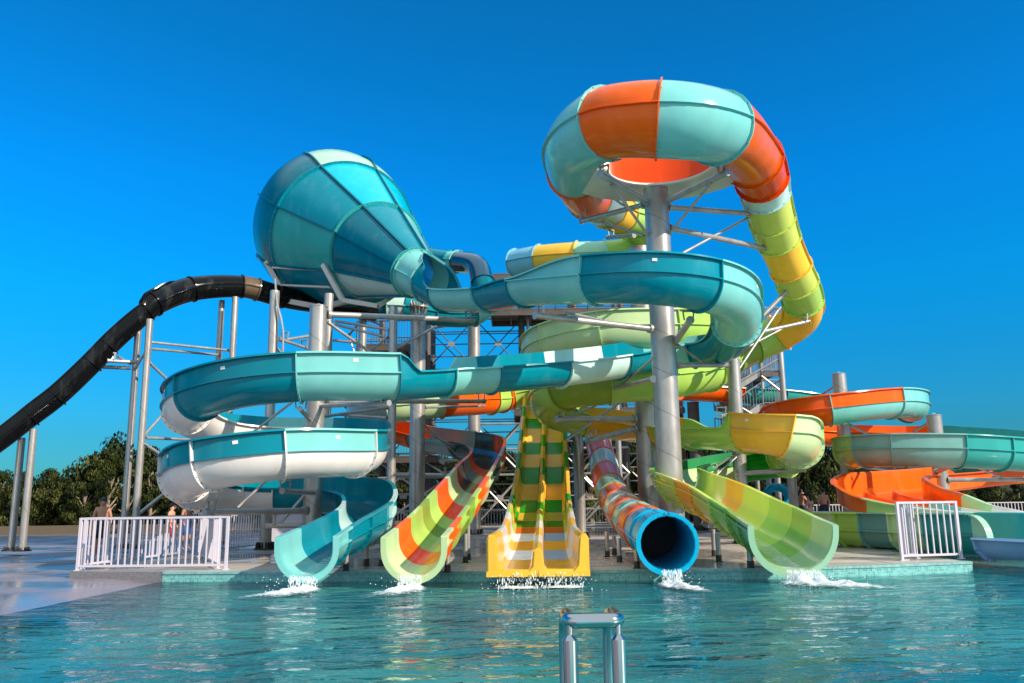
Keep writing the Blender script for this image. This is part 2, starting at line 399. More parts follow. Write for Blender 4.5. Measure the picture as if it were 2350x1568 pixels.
def film(root, path, u0, u1, rf, a0=-20, a1=20, thick=0.022):
    mb = MB(); us = samples(path, u0, u1, 0.2); n = 10; rnd = random.Random(5)
    for u in us:
        p, t, rr, up = path.frame(u); R = rf(u)-thick-0.006; w0 = rnd.uniform(-2.5, 2.5)
        for i in range(n+1):
            a = rad(a0+(a1-a0)*i/n+(w0 if i in (0, n) else 0)); mb.v.append(p+rr*(R*math.sin(a))-up*(R*math.cos(a)))
    for i in range(len(us)-1):
        for j in range(n): mb.f.append([i*(n+1)+j, i*(n+1)+j+1, (i+1)*(n+1)+j+1, (i+1)*(n+1)+j]); mb.m.append(0)
    return obj('water_film', mb, mfilm, root)
# ---------------------------------------------------------------- teal raft slide with funnel
T_, A_, W_ = 'teal', 'aqua', 'white'
s1 = thing('water_slide', 'teal, aqua and white raft slide winding from the big funnel to the leftmost pool exit', 'water slide', P(705, 1262, 15.4))
pts = [
 (952,627,28.5,'aqua',dict(tl=180,tr=180,wl=0,wr=0,r=0.8)),
 (988,646,27.8,'teal',dict(tl=150,tr=140,wl=0,wr=0.0,r=0.74)),
 (1023,668,27.0,'aqua',dict(tl=95,tr=90,wl=0,wr=0.0,r=0.66)),
 (1123,668,25,'teal',dict(tl=90,tr=90,wr=0,r=0.63)),
 (1207,652,23,'aqua',dict(wr=0.06)),
 (1369,641,20.3,'teal',dict(wr=0.47,tr=90)),
 (1500,640,19.5),
 (1610,655,19.8,'aqua',dict(wr=0.47)),
 (1682,690,21.3),
 (1690,742,22.8,'teal'),
 (1655,785,24.6),
 (1590,797,25.8,'aqua'),
 (1500,808,25.7,'teal'),
 (1416,822,24.9,'pale'),
 (1282,838,23.6,'teal'),
 (1123,850,22.4,'aqua',dict(wr=0.47,wl=0)),
 (1082,853,22.1,None,dict(wr=0.47)),
 (1060,854,21.9,None,dict(wr=0.0)),
 (1018,857,21.6,'teal',dict(wr=0.0,wl=0.02)),
 (935,862,20.9,None,dict(wl=0.02)),
 (903,864,20.7,'aqua',dict(wl=0.47)),
 (690,864,20,'teal'),
 (550,880,20.2),
 (458,908,21.0,('white','teal')),
 (430,942,22.6,('white','aqua')),
 (500,975,25,('white','teal')),
 (620,988,26,('white','aqua')),
 (740,990,26.2,('teal','teal')),
 (825,1000,24.8,('white','teal')),
 (838,1022,22.4),
 (810,1035,20.3,('white','aqua')),
 (645,1040,18.8,('white','teal')),
 (490,1063,18.8,('white','teal')),
 (428,1092,20.3,('white','aqua')),
 (450,1115,22.6,('white','teal')),
 (530,1128,24.2,('white','teal')),
 (634,1132,24.6,'teal'),
 (740,1132,24.4,'teal'),
 (822,1140,23.0,'teal',dict(wl=0.47,wr=0.12)),
 (848,1163,21.0,'pale'),
 (835,1190,19.4,'teal',dict(wl=0.36,r=0.58)),
 (795,1212,18.0,'teal',dict(wl=0.28,wr=0.2,r=0.5)),
 (745,1240,16.7,'aqua',dict(wl=0.25,wr=0.22,r=0.47)),
 (704,1262,15.3,None,dict(wl=0.22,wr=0.22,r=0.47)),
]
pth = slide(s1, pts, bolts=True, lipend='aqua')
film(s1, pth, pth.n-5, pth.n, lambda u: smooth_lerp([(pth.n-3, 0.58), (pth.n-2, 0.5), (pth.n-1, 0.47)], u), -14, 16)
# funnel
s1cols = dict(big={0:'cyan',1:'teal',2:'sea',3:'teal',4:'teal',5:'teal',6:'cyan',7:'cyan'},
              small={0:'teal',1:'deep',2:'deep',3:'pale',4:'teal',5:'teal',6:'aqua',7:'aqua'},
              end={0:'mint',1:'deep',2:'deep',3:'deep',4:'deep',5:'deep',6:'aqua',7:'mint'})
cA = P(792,546,33.6); cB = P(867,579,31.2); cC = P(951,627,28.5)
ax = (cC-cA).normalized()
e1 = ax.cross(Vector((0,0,1))).normalized(); e2 = e1.cross(ax)      # e2 points up
funnel = thing('funnel', 'giant teal and aqua funnel with ribbed panels high on the left of the slides', 'funnel', P(760,700,33.6))
def f_pt(c, R, a): return c+e1*(R*math.cos(a))+e2*(R*math.sin(a))
# seen from the camera e1 may point left; find the sign so that angles run anticlockwise in the picture
sg = 1 if e1.dot(cr) > 0 else -1
def fan(name, c0, R0, c1, R1, cols, nseg=6, bulge=0.0):
    for k in range(8):
        a0 = rad(76+45*k); a1 = rad(76+45*(k+1)); mb = MB(); na = 9
        for side, th in ((0, 0), (1, -0.03)):
            b = len(mb.v)
            for i in range(nseg+1):
                t = i/nseg; c = c0.lerp(c1, t); R = R0+(R1-R0)*t+bulge*4*t*(1-t)+th
                for j in range(na+1):
                    a = a0+(a1-a0)*j/na
                    mb.v.append(c+e1*(sg*R*math.cos(a))+e2*(R*math.sin(a)))
            for i in range(nseg):
                for j in range(na):
                    q = [b+i*(na+1)+j, b+i*(na+1)+j+1, b+(i+1)*(na+1)+j+1, b+(i+1)*(na+1)+j]
                    mb.f.append(q if side else q[::-1]); mb.m.append(0)
        pn = obj(name, mb, M[cols[k]], funnel)
        rb = MB()
        vs = []
        for i in range(nseg+1):
            t = i/nseg; c = c0.lerp(c1, t); R = R0+(R1-R0)*t+bulge*4*t*(1-t)
            d = e1*(sg*math.cos(a0))+e2*math.sin(a0); s = e1*(-sg*math.sin(a0))+e2*math.cos(a0)
            rb.v += [c+d*(R-0.01)-s*0.03, c+d*(R+0.10)-s*0.03, c+d*(R+0.10)+s*0.03, c+d*(R-0.01)+s*0.03]
        for i in range(nseg):
            for j in range(4): rb.f.append([i*4+j, i*4+(j+1)%4, (i+1)*4+(j+1)%4, (i+1)*4+j]); rb.m.append(0)
        rb.f += [[0,1,2,3],[nseg*4+j for j in range(4)]]; rb.m += [0,0]
        obj('panel_rib', rb, M['deep'], pn)
def fring(c, R, key, wd=0.05, ht=0.10):
    mb = MB(); n = 72
    for i in range(n):
        a = 2*math.pi*i/n; d = e1*math.cos(a)+e2*math.sin(a)
        mb.v += [c+d*(R-0.01)-ax*wd/2, c+d*(R+ht)-ax*wd/2, c+d*(R+ht)+ax*wd/2, c+d*(R-0.01)+ax*wd/2]
    for i in range(n):
        j2 = (i+1) % n
        for j in range(4): mb.f.append([i*4+j, i*4+(j+1)%4, j2*4+(j+1)%4, j2*4+j]); mb.m.append(0)
    for i in range(n*2):
        a = 2*math.pi*i/(n*2); d = e1*math.cos(a)+e2*math.sin(a)
        if (i % (2 if R > 1 else 4) == 0): mb.box(c+d*(R+0.05)+ax*(wd/2), (0.022,0.022,0.022), 1)
    obj('ring_flange', mb, [M[key], M['bolt']], funnel)
RA, RB, RC = 3.06, 1.86, 0.84
cE = P(764,526,35.0); cE2 = P(742,512,36.6)
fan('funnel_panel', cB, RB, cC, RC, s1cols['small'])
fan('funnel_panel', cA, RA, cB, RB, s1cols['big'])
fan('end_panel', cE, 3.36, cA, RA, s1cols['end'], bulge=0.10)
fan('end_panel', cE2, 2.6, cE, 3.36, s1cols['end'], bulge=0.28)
fring(cB, RB, 'sea'); fring(cA, RA, 'teal'); fring(cC, RC, 'sea', ht=0.07)
# tube that feeds the funnel
s1b = thing('feeder_tube', 'teal and clear blue tube curling behind the funnel from the tower top', 'slide tube', P(1100,725,36.5))
slide(s1b, [
 (980,592,41,'teal'),(1035,600,40,'aqua'),(1050,601,39.7,'glassblue'),(1095,612,38.6),(1108,650,38,'deep'),(1112,700,37.4,'aqua'),(1085,722,36.8,'teal'),
 (1000,722,36.3,'teal'),(930,708,36,'pale'),(895,706,36,'teal'),(820,700,36.3),(740,660,37)], r=0.52, tl=178, tr=178)
# ---------------------------------------------------------------- giant loop tube
s2 = thing('water_slide', 'giant enclosed tube slide looping overhead in orange, aqua and lime', 'water slide', P(1825, 1250, 15.6))
pts = [
 (1185,605,36,'sky'),(1240,596,35,'yellow'),(1325,590,34.2,'mint'),(1388,588,34,'lime'),(1440,580,34.3,'lime'),(1478,548,34.3),
 (1462,508,32.5,'lime',dict(r=0.68)),
 (1425,495,31.2,'yellow',dict(r=0.7)),
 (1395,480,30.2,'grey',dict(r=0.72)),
 (1352,453,27.2,'orange',dict(r=0.76)),
 (1320,395,24.2,'aqua',dict(r=0.82)),
 (1326,330,21.7),
 (1392,284,20.2,('orange'),dict(r=0.93)),
 (1450,276,19.7),
 (1512,275,19.4,'aqua',dict(r=0.95)),
 (1590,281,19.5),
 (1648,294,20.2,'orange',dict(r=0.92)),
 (1693,326,21.5),
 (1728,368,22.9,'redor',dict(r=0.82)),
 (1748,412,24.0,'pale',dict(r=0.75)),
 (1757,448,24.7,'yellime',dict(r=0.7)),
 (1772,505,25.6,'yellime',dict(r=0.68)),
 (1787,552,26.4,'yellow',dict(r=0.67)),
 (1815,615,27.2,'yellime',dict(r=0.66)),
 (1830,650,27.7,'lime'),
 (1842,690,28.6,'yellow',dict(r=0.66)),
 (1838,728,29.6),
 (1790,763,30.4,'lime',dict(r=0.68)),
 (1725,792,30.6,'olive'),
 (1665,822,30.0,'lime'),
 (1622,850,28.6,'lime',dict(tl=178,tr=178,r=0.72)),
 (1500,868,27.2,'lime',dict(tl=120,tr=90,wl=0)),
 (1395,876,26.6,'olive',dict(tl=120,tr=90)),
 (1295,890,27.0,'lime'),
 (1262,915,28.8),
 (1285,946,31.0),
 (1345,958,31.8,('yellow','yellow'),dict(tl=90,tr=90,wl=0.5,wr=0,r=0.7)),
 (1440,970,31.2),
 (1530,980,29.0,'lime',dict(wl=0.3)),
 (1590,983,27.2,'lime',dict(wl=0,wr=0,r=0.66)),
 (1698,985,24.8,None,dict(wr=0.02)),
 (1716,986,24.5,('yellow','yellow'),dict(wr=0.47)),
 (1800,996,23.3,('palelime','palelime')),
 (1833,1020,24.8,'lime'),
 (1800,1046,27.0,'green',dict(wr=0.47)),
 (1700,1063,28.0,('palelime','seagreen')),
 (1600,1078,27.0,('palelime','seagreen')),
 (1550,1090,24.6,'lime',dict(wr=0.2,wl=0.2)),
 (1568,1103,22.3,'yellime'),
 (1610,1118,20.8,'yellow'),
 (1648,1133,19.8,'yellime',dict(r=0.63)),
 (1700,1160,18.5,'lime',dict(r=0.65)),
 (1745,1182,17.4,'leaf',dict(r=0.66)),
 (1782,1203,16.3,'sage',dict(r=0.68)),
 (1820,1223,15.3,None,dict(wl=0.12,wr=0.12,r=0.70)),
]
pts[0] = pts[0]+(dict(tl=178,tr=178,wl=0,wr=0,r=0.62),)
pth = slide(s2, pts, bolts=True, lipend='mint', r=0.62)
film(s2, pth, pth.n-4, pth.n, lambda u: smooth_lerp([(pth.n-3, 0.63), (pth.n-2, 0.66), (pth.n-1, 0.68), (pth.n, 0.70)], u), -16, 12)
# bowl floor and tall back wall closing the overhead loop
bc = P(1505, 420, 22.85); zf = 10.38; bc = Vector((bc.x, 21.6, zf))
def ann(name, ri, ro, a0, a1, z0, z1, key, th=0.03, wall=False, n=24):
    mb = MB()
    for i in range(n+1):
        a = rad(a0+(a1-a0)*i/n); d = Vector((math.cos(a), math.sin(a), 0))
        if wall: mb.v += [bc+d*ro+Vector((0,0,z0)), bc+d*(ro+th)+Vector((0,0,z0)), bc+d*(ro+th+.1)+Vector((0,0,z1)), bc+d*(ro+.1)+Vector((0,0,z1))]
        else: mb.v += [bc+d*ri+Vector((0,0,z0)), bc+d*ro+Vector((0,0,z1)), bc+d*ro+Vector((0,0,z1+th)), bc+d*ri+Vector((0,0,z0+th))]
    for i in range(n):
        for j in range(4): mb.f.append([i*4+j, i*4+(j+1)%4, (i+1)*4+(j+1)%4, (i+1)*4+j]); mb.m.append(0)
    mb.f += [[0,1,2,3],[n*4+j for j in range(4)]]; mb.m += [0,0]
    return obj(name, mb, M[key], s2)
bc = bc+Vector((-0.06, 0.1, 0))
for a0, a1, hw in ((4,50,1.2),(50,90,2.0),(90,130,2.0),(130,166,1.3)):
    ann('bowl_floor', 1.50, 2.9, a0, a1, 0.0, -0.02, 'gelcoat')
    ann('back_wall', 0, 2.86, a0, a1, 0.0, hw, 'redor', wall=True, n=14)
    ann('bowl_flange', 1.44, 1.54, a0, a1, -0.05, -0.05, 'white', th=0.04)
# ---------------------------------------------------------------- pale lime loop behind + lime/orange slide
s3 = thing('water_slide', 'lime and orange slide ending between the teal exit and the yellow twin lanes', 'water slide', P(950, 1255, 15.6))
pts = [
 (1560,705,32,'lime',dict(r=0.72,tl=90,tr=90,wl=0.5,wr=0)),
 (1640,728,30.5,'lime'),(1640,752,28.4,'lime'),
 (1530,754,26.8,'palelime'),(1378,760,26.4,'palelime'),(1278,784,27.2,'palelime'),(1240,814,29.0),(1262,838,31,'lime'),
 (1330,850,31.5),(1340,868,34.5,'lime'),(1270,890,36.8,'lime',dict(r=0.62)),
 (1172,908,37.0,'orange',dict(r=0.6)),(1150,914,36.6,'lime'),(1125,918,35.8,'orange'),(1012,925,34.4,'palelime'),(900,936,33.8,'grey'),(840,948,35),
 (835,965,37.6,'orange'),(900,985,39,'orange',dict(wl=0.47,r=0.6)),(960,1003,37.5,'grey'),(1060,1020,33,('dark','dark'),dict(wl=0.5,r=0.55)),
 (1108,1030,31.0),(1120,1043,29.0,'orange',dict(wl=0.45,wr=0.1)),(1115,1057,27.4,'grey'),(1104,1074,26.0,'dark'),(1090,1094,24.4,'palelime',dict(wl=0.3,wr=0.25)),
 (1072,1120,22.6,'orange'),(1050,1148,21.0,'lime'),(1034,1168,20.0,'olive'),(1020,1186,19.2,'lime'),(996,1214,17.8,'orange'),(972,1240,16.5,'palelime',dict(wr=0.22,wl=0.22)),(950,1262,15.3,None,dict(r=0.49)),
]
pth = slide(s3, pts, lipend='palelime', r=0.6)
film(s3, pth, pth.n-9, pth.n, lambda u: smooth_lerp([(pth.n-9, 0.55), (pth.n-1, 0.52), (pth.n, 0.49)], u), -10, 14)
# ---------------------------------------------------------------- orange and blue striped tube
s4 = thing('water_slide', 'narrow enclosed tube slide banded orange and blue with a round blue mouth over the pool', 'water slide', P(1530, 1247, 15.4))
pts = [(1365,985,37,'sky',dict(tl=178,tr=178,r=0.5)),(1374,1020,35,'orange'),(1384,1056,32.8,'pale'),(1390,1088,30.8,'orange'),(1400,1120,28.6,'sage'),
 (1412,1145,26.4,'orange'),(1425,1165,24.5,'pale'),(1437,1178,23.2,'orange'),(1450,1190,21.8,'aqua'),(1464,1202,20.5,'orange'),(1485,1216,18.8,'blue'),(1500,1228,17.7,'orange'),(1515,1238,16.8,'blue'),(1531,1247,15.7,'blue')]
pts = pts[:-3]+[(1505,1230,17.3,'blue'),(1532,1248,15.55,None)]
slide(s4, pts, r=0.5, tl=178, tr=178, bolts=False, lipend='blue', ringh=0.035, ringw=0.03)
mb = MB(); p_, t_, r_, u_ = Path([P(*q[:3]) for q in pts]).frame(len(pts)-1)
mb.cyl(p_-t_*2.6, p_-t_*2.2, 0.475, 28); obj('tube_shade_plug', mb, M['inside'], s4)  # black plug added across the bore to paint the tube's dark interior
# ---------------------------------------------------------------- twin racing slide
s5 = thing('water_slide', 'twin lane straight racing slide chequered yellow, green and white in the centre', 'water slide', P(1235, 1320, 15.3))
fl = [(1235,1311,15.15),(1236,1288,17.8),(1237,1266,20.5),(1238,1245,22.3),(1239,1227,23.6),(1239,1212,24.6),(1240,1198,25.6),(1241,1179,26.9),(1243,1150,28.4),
      (1245,1113,30.0),(1246,1074,31.5),(1247,1045,32.6),(1248,1018,33.6),(1249,985,34.8),(1250,962,35.6),(1251,935,36.8)]
cf = ['yellow','white','yellow','white','orange','green','yellow','green','yellow','green','yellow','green','yellow','green','yellow']
wf = ['yellow','white','yellow','white','lime','yellow','green','yellow','yellow','green','yellow','green','yellow','green','yellow']
path5 = Path([P(*q) for q in fl])
def prof5(lo):
    def f(u):
        h = 0.60; W = smooth_lerp([(0, 0.775), (5, 0.83)], u)
        h += 0.0
        wd = 0.09
        q = [(-W-wd, -0.09), (-W-wd, h-0.05), (-W-wd+0.03, h), (-W-0.02, h), (-W+0.02, h-0.04), (-W+0.06, 0.10), (-W+0.14, 0.0), (-0.15, 0.0), (-0.08, 0.08), (-0.055, 0.34), (0.0, 0.37)]
        q = q+[(-x, z) for x, z in q[::-1][1:]]
        return q
    return f
for k in range(len(cf)):
    for (j0, j1, nm) in ((0, 6, 'side_wall'), (6, 8, 'lane_floor'), (8, 12, 'divider'), (12, 14, 'lane_floor'), (14, 20, 'side_wall')):
        f = prof5(0)
        mb = MB(); pf = (lambda u, j0=j0, j1=j1: f(u)[j0:j1+1])
        shell(mb, path5, samples(path5, k, k+1, 0.3), pf, 0.03, lambda j: 0)
        key = cf[k] if nm == 'lane_floor' else wf[k]
        if nm == 'lane_floor' and key == 'white': key = 'ltblue' if j0 == 12 else 'snow'
        obj(nm, mb, M[key], s5)
mb = MB(); p_, t_, r_, u_ = path5.frame(0)
for sx in (-1, 1):
    mb.beam(p_+r_*(sx*0.0-0.9*sx)+u_*-0.045-t_*0.02, p_+r_*(sx*0.02)+u_*-0.045-t_*0.02, 0.05, 0.09)
obj('end_lip', mb, M['yellow'], s5)
q = prof5(0)(0)
for idx in ([0,1,2,3,4,5,6], [7,8,9,10,11,12,13], [14,15,16,17,18,19,20]):
    idx = [i for i in idx if i < len(q)]
    lo = [(q[idx[0]][0], -0.09), (q[idx[-1]][0], -0.09)]
    mb = MB()
    pl = [q[i] for i in idx]+[lo[1], lo[0]]
    for off in (-0.03, 0.03): mb.v += [p_+r_*x+u_*z+t_*off for x, z in pl]
    n = len(pl); b0 = len(mb.v)-2*n
    mb.f += [[b0+i for i in range(n)], [b0+n+i for i in range(n)][::-1]]; mb.m += [0, 0]
    for i in range(n): mb.f.append([b0+i, b0+(i+1)%n, b0+n+(i+1)%n, b0+n+i]); mb.m.append(0)
    obj('end_cap', mb, M['yellow'], s5, smooth=False)
# ---------------------------------------------------------------- big orange/aqua slide on the right
s6 = thing('water_slide', 'orange and aqua raft slide circling the two far right columns', 'water slide', P(2150, 1115, 33))
pts = [(1560,888,38,'orange',dict(tl=90,tr=90,wl=0,wr=0,r=0.62)),(1690,895,39,'sea'),(1790,900,40,'sea'),(1900,912,40.5,'sea'),(2010,925,39.5,'sea',dict(wl=0.2)),
 (2085,936,37,'aqua',dict(wl=0.5)),(2092,928,34.8),(2041,924,33,('aqua','orange'),dict(wl=0.5)),(1900,940,32,('orange','orange')),(1815,955,32.8,'orange'),(1785,975,35,'orange'),
 (1840,990,38,'orange'),(1960,996,39,'orange'),(2085,1000,39,'orange'),(2133,1000,38.5,'sea'),(2190,1003,37.5,'sea'),(2290,1010,36,'sea'),(2400,1025,34),(2440,1040,32,'sea'),(2400,1045,30.3,'sea',dict(wl=0.47)),
 (2290,1038,29.3,'sea'),(2196,1032,29,'greyteal'),(2050,1030,29.3,('greyteal','greyteal')),(1990,1031,30,'lime'),(1955,1034,31.5,'sea',dict(wl=0.47)),(1975,1040,34,'sea'),(2060,1050,36,'sea'),(2200,1068,36.5,'sea'),(2300,1078,36,'sea')]
slide(s6, pts, bolts=False, step=0.35, r=0.62)
# wide orange lanes
s7 = thing('water_slide', 'broad orange three lane slide curving down low at the right edge', 'water slide', P(1945, 1150, 29.5))
fl7 = [(2420,1098,37),(2290,1112,35.5),(2180,1124,34.5),(2095,1134,33),(2040,1143,31),(2020,1155,28.8),(2045,1170,26.6),(2100,1185,24.6),(2175,1203,22.9),(2275,1218,21.6),(2420,1232,20.6)]
p7 = Path([P(*q) for q in fl7])
c7 = ['orange','orange','lane','lane','lane','lane','lane',('palelime'),('white'),('white')]
def pr7(u):
    W = smooth_lerp([(0, 0.9), (3, 1.2), (5, 1.35), (10, 1.35)], u); h = smooth_lerp([(0, 0.55), (5, 0.75), (6.5, 0.6), (8, 0.42), (10, 0.42)], u)
    hr = smooth_lerp([(0, 0.85), (4, 0.9), (5.5, 0.7), (7, 0.5), (10, 0.45)], u)
    return [(-W-0.16, h), (-W-0.04, h+0.01), (-W, h-0.03), (-W, 0.1), (-W+0.12, 0.0), (W-0.12, 0.0), (W, 0.1), (W, hr-0.03), (W+0.04, hr+0.01), (W+0.16, hr)]
for k in range(len(c7)):
    mb = MB(); shell(mb, p7, samples(p7, k, k+1, 0.35), pr7, 0.03, lambda j: 0); obj('slide_section', mb, M[c7[k]], s7)
for off, ustart in ((-0.45, 4.6), (0.45, 4.0)):
    for k in range(4, 10):
        u0 = max(k, ustart)
        mb = MB()
        def prd(u, off=off, us0=ustart):
            hh = 0.42*min(1, (u-us0)/0.25+0.15)
            return [(off-0.11, 0.0), (off-0.05, hh*0.8), (off-0.03, hh), (off+0.03, hh), (off+0.05, hh*0.8), (off+0.11, 0.0)]
        shell(mb, p7, samples(p7, u0, k+1, 0.25), prd, -0.012, lambda j: 0)
        obj('lane_divider', mb, M[c7[k] if k < 7 else ('aqua' if k == 7 else 'white')], s7)
# long run out trough on the ground
s8 = thing('run_out_trough', 'long straight lime, grey and teal run out trough behind the right gate', 'run out trough', P(2066, 1275, 20))
gA = G(1830,1247); gB = G(2240,1281); gC = gB+(gB-gA)*0.9
dirn = (gB-gA).normalized(); per = Vector((-dirn.y, dirn.x, 0))
def trough(root, a, b, cols, hN, hF, W, joints, z0=0.03):
    """near wall hN, far wall hF"""
    L = (b-a).length; d = (b-a).normalized(); n_ = Vector((-d.y, d.x, 0))
    pp = Path([a+n_*(W/2)+Vector((0,0,z0)), a+n_*(W/2)+d*(L*0.5)+Vector((0,0,z0)), b+n_*(W/2)+Vector((0,0,z0))])
    us = joints
    for k in range(len(cols)):
        f = lambda u: [(-W/2-0.12, hF-0.02), (-W/2-0.11, hF), (-W/2, hF), (-W/2, 0.40), (-W/2+0.04, 0.2), (-W/2+0.22, 0.02), (-W/2+0.4, 0), (W/2-0.4, 0), (W/2-0.22, 0.02), (W/2-0.04, 0.2), (W/2, 0.42), (W/2, hN), (W/2+0.11, hN), (W/2+0.12, hN-0.02)]
        mb = MB(); shell(mb, pp, samples(pp, us[k]*2, us[k+1]*2, 0.5), f, 0.025, lambda j: 0)
        sec = obj('trough_panel', mb, M[cols[k]], root)
        p, t, rr, up = pp.frame((us[k]+us[k+1])); hl = L*(us[k+1]-us[k])/2
        rb = MB(); c = p+rr*(W/2+0.05)+up*0.44
        rb.beam(c-t*hl, c+t*hl, 0.11, 0.035); obj('seam_rib', rb, M[cols[k]], sec)
        fb = MB(); q = p-t*hl
        prf = [(-W/2, hF), (-W/2, 0.40), (-W/2+0.04, 0.2), (-W/2+0.22, 0.02), (-W/2+0.4, 0), (W/2-0.4, 0), (W/2-0.22, 0.02), (W/2-0.04, 0.2), (W/2, 0.42), (W/2, hN)]
        pts_ = [q+rr*x+up*z for x, z in prf]
        for x, y in zip(pts_[5:], pts_[6:]): fb.beam(x, y, 0.06, 0.17, 0, up=rr if abs((y-x).normalized().dot(up)) > 0.9 else up)
        obj('joint_flange', fb, M[cols[k]], sec)
gS = gA-dirn*1.5
def frac(px):
    lo, hi = 0.0, 1.0
    for _ in range(30):
        m = (lo+hi)/2
        if proj(gS.lerp(gB, m))[0] < px: lo = m
        else: hi = m
    return lo
trough(s8, gS, gB, ['palelime','lime','greyteal','palelime','sea'], 0.88, 0.88, 1.3, [0,frac(1925),frac(1981),frac(2050),frac(2130),1.0])
# curved end of the high wall
mb = MB(); n_ = Vector((-dirn.y, dirn.x, 0)); q0 = gB-n_*0.0+Vector((0,0,0.03))
arc = [q0+dirn*(0.5*math.sin(rad(a)))+Vector((0,0,0.36+0.5*math.cos(rad(a)))) for a in range(0, 91, 10)]
vs = [q0+Vector((0,0,0.30))]+arc
for s in (0, 1): mb.v += [v+n_*(0.04*s-0.02) for v in vs]
n = len(vs)
mb.f += [list(range(n)), list(range(n, 2*n))[::-1]]; mb.m += [0, 0]
for i in range(n): mb.f.append([i, (i+1)%n, n+(i+1)%n, n+i]); mb.m.append(0)
for x, y in zip(arc, arc[1:]): mb.beam(x, y, 0.15, 0.03, 0, up=Vector((0,0,1)))
obj('curved_wall_end', mb, M['mint'], s8)
s9 = thing('run_out_trough', 'white and pale blue low run out trough at the right end of the pool edge', 'run out trough', gB)
trough(s9, gB+dirn*0.06, gC, ['ltblue','ltblue'], 0.42, 0.88, 1.34, [0,0.5,1.0], z0=-0.02)
s10 = thing('run_out_trough', 'aqua and orange trough end standing behind the long run out', 'run out trough', gB+n_*4)
trough(s10, gB+n_*3.4+dirn*0.6, gC+n_*3.4, ['sea','redor','aqua'], 0.95, 0.95, 1.1, [0,0.42,0.52,1.0])
# ---------------------------------------------------------------- black slide
s11 = thing('water_slide', 'glossy black slide dropping off the left edge of the picture', 'water slide', P(60,950,27))
pts = [(-180,1095,27,'black'),(-60,1040,27.5,'black'),(65,950,28.2,'black'),(125,905,28.5,'black'),(205,830,28.9,'black'),(243,790,29.1,'black'),(330,712,29.6,'black',dict(tl=90,tr=90,wl=0.12,wr=0.2)),
 (352,697,29.8,'black',dict(tl=150,tr=150,wl=0,wr=0)),(440,664,31,'black',dict(tl=178,tr=178,r=0.46)),(555,658,32,'tan',dict(r=0.43)),(590,665,32.3,'black'),(650,682,33,'black'),(760,700,34.5,'black'),(860,715,36)]
slide(s11, pts, r=0.42, bolts=False, ringh=0.05, ringw=0.05, thick=0.02, lip=0.06)
# ---------------------------------------------------------------- support columns
def column(label, px, py, Y, dia, arms=(), key='column', cap=True, base=True, pname='support_column', group='round steel support columns', baseh=0.22, ring=None, cat='column', zbase=0.0):
    top = P(px, py, Y); b = Vector((top.x, top.y, zbase))
    root = thing(pname, label, cat, b, group)
    mb = MB(); mb.cyl(b, top, dia/2, 28); obj('shaft', mb, M[key], root)
    if cap:
        mb = MB(); mb.cyl(top, top+Vector((0,0,0.03)), dia/2+0.015, 28)
        mb.tube([top+Vector((0.07*math.cos(rad(a)), 0, 0.03+0.08*math.sin(rad(a)))) for a in range(0, 181, 30)], 0.014, 6)
        obj('cap', mb, M[key], root)
    if base:
        mb = MB(); mb.cyl(b, b+Vector((0,0,0.04)), dia/2+0.16, 28)
        for i in range(12):
            a = 2*math.pi*i/12; d = Vector((math.cos(a), math.sin(a), 0))
            mb.beam(b+d*(dia/2+0.07)+Vector((0,0,0.04)), b+d*(dia/2+0.03)+Vector((0,0,baseh)), 0.02, 0.12)
        obj('base_plate', mb, M['base'], root)
    if ring is not None:
        mb = MB(); c = Vector((b.x, b.y, ring)); mb.cyl(c, c+Vector((0,0,0.05)), dia/2+0.10, 28)
        for i in range(14):
            a = 2*math.pi*i/14; d = Vector((math.cos(a), math.sin(a), 0)); s = Vector((-d.y, d.x, 0))*0.012
            for sg in (-1, 1):
                v = [c+d*(dia/2-0.01)+s, c+d*(dia/2+0.09)+s, c+d*(dia/2-0.01)+Vector((0,0,sg*0.3))+s]
                v = [x+Vector((0,0,0.025)) for x in v]
                mb.add(v+[x-s*2 for x in v], [(0,1,2),(3,5,4),(0,3,4,1),(1,4,5,2),(2,5,3,0)])
        obj('splice_flange', mb, M['column'], root)
    for a in arms:
        kind = a[0]; p1 = P(*a[1]) if len(a[1]) == 3 else a[1]; p2 = P(*a[2]); r = a[3]
        mb = MB(); mb.cyl(p1, p2, r, 12)
        d = (p2-p1).normalized()
        # gusset plate at the column end and flange at the free end
        if kind == 'arm':
            mb.cyl(p1-d*0.01, p1+d*0.07, r*1.5, 12)
            o = obj('arm', mb, M['steel'], root)
            br = MB(); br.cyl(p2-d*0.02, p2+d*0.02, r*1.25, 12)
            for s in (-1, 1):
                q = p2-d*0.18+Vector((0,0,r)); sd = d.cross(Vector((0,0,1))).normalized()
                br.beam(q+sd*(0.11*s)-Vector((0,0,0.03)), q+sd*(0.14*s)+Vector((0,0,0.22)), 0.05, 0.03)
            br.beam(q-sd*0.14+Vector((0,0,0.20)), q+sd*0.14+Vector((0,0,0.20)), 0.10, 0.03)
            obj('bracket', br, M['steel'], o)
        else:
            for q, s in ((p1, 1), (p2, -1)): mb.beam(q, q+d*(0.16*s), r*2.6, r*1.1)
            obj('brace', mb, M['steel'], root)
    return root
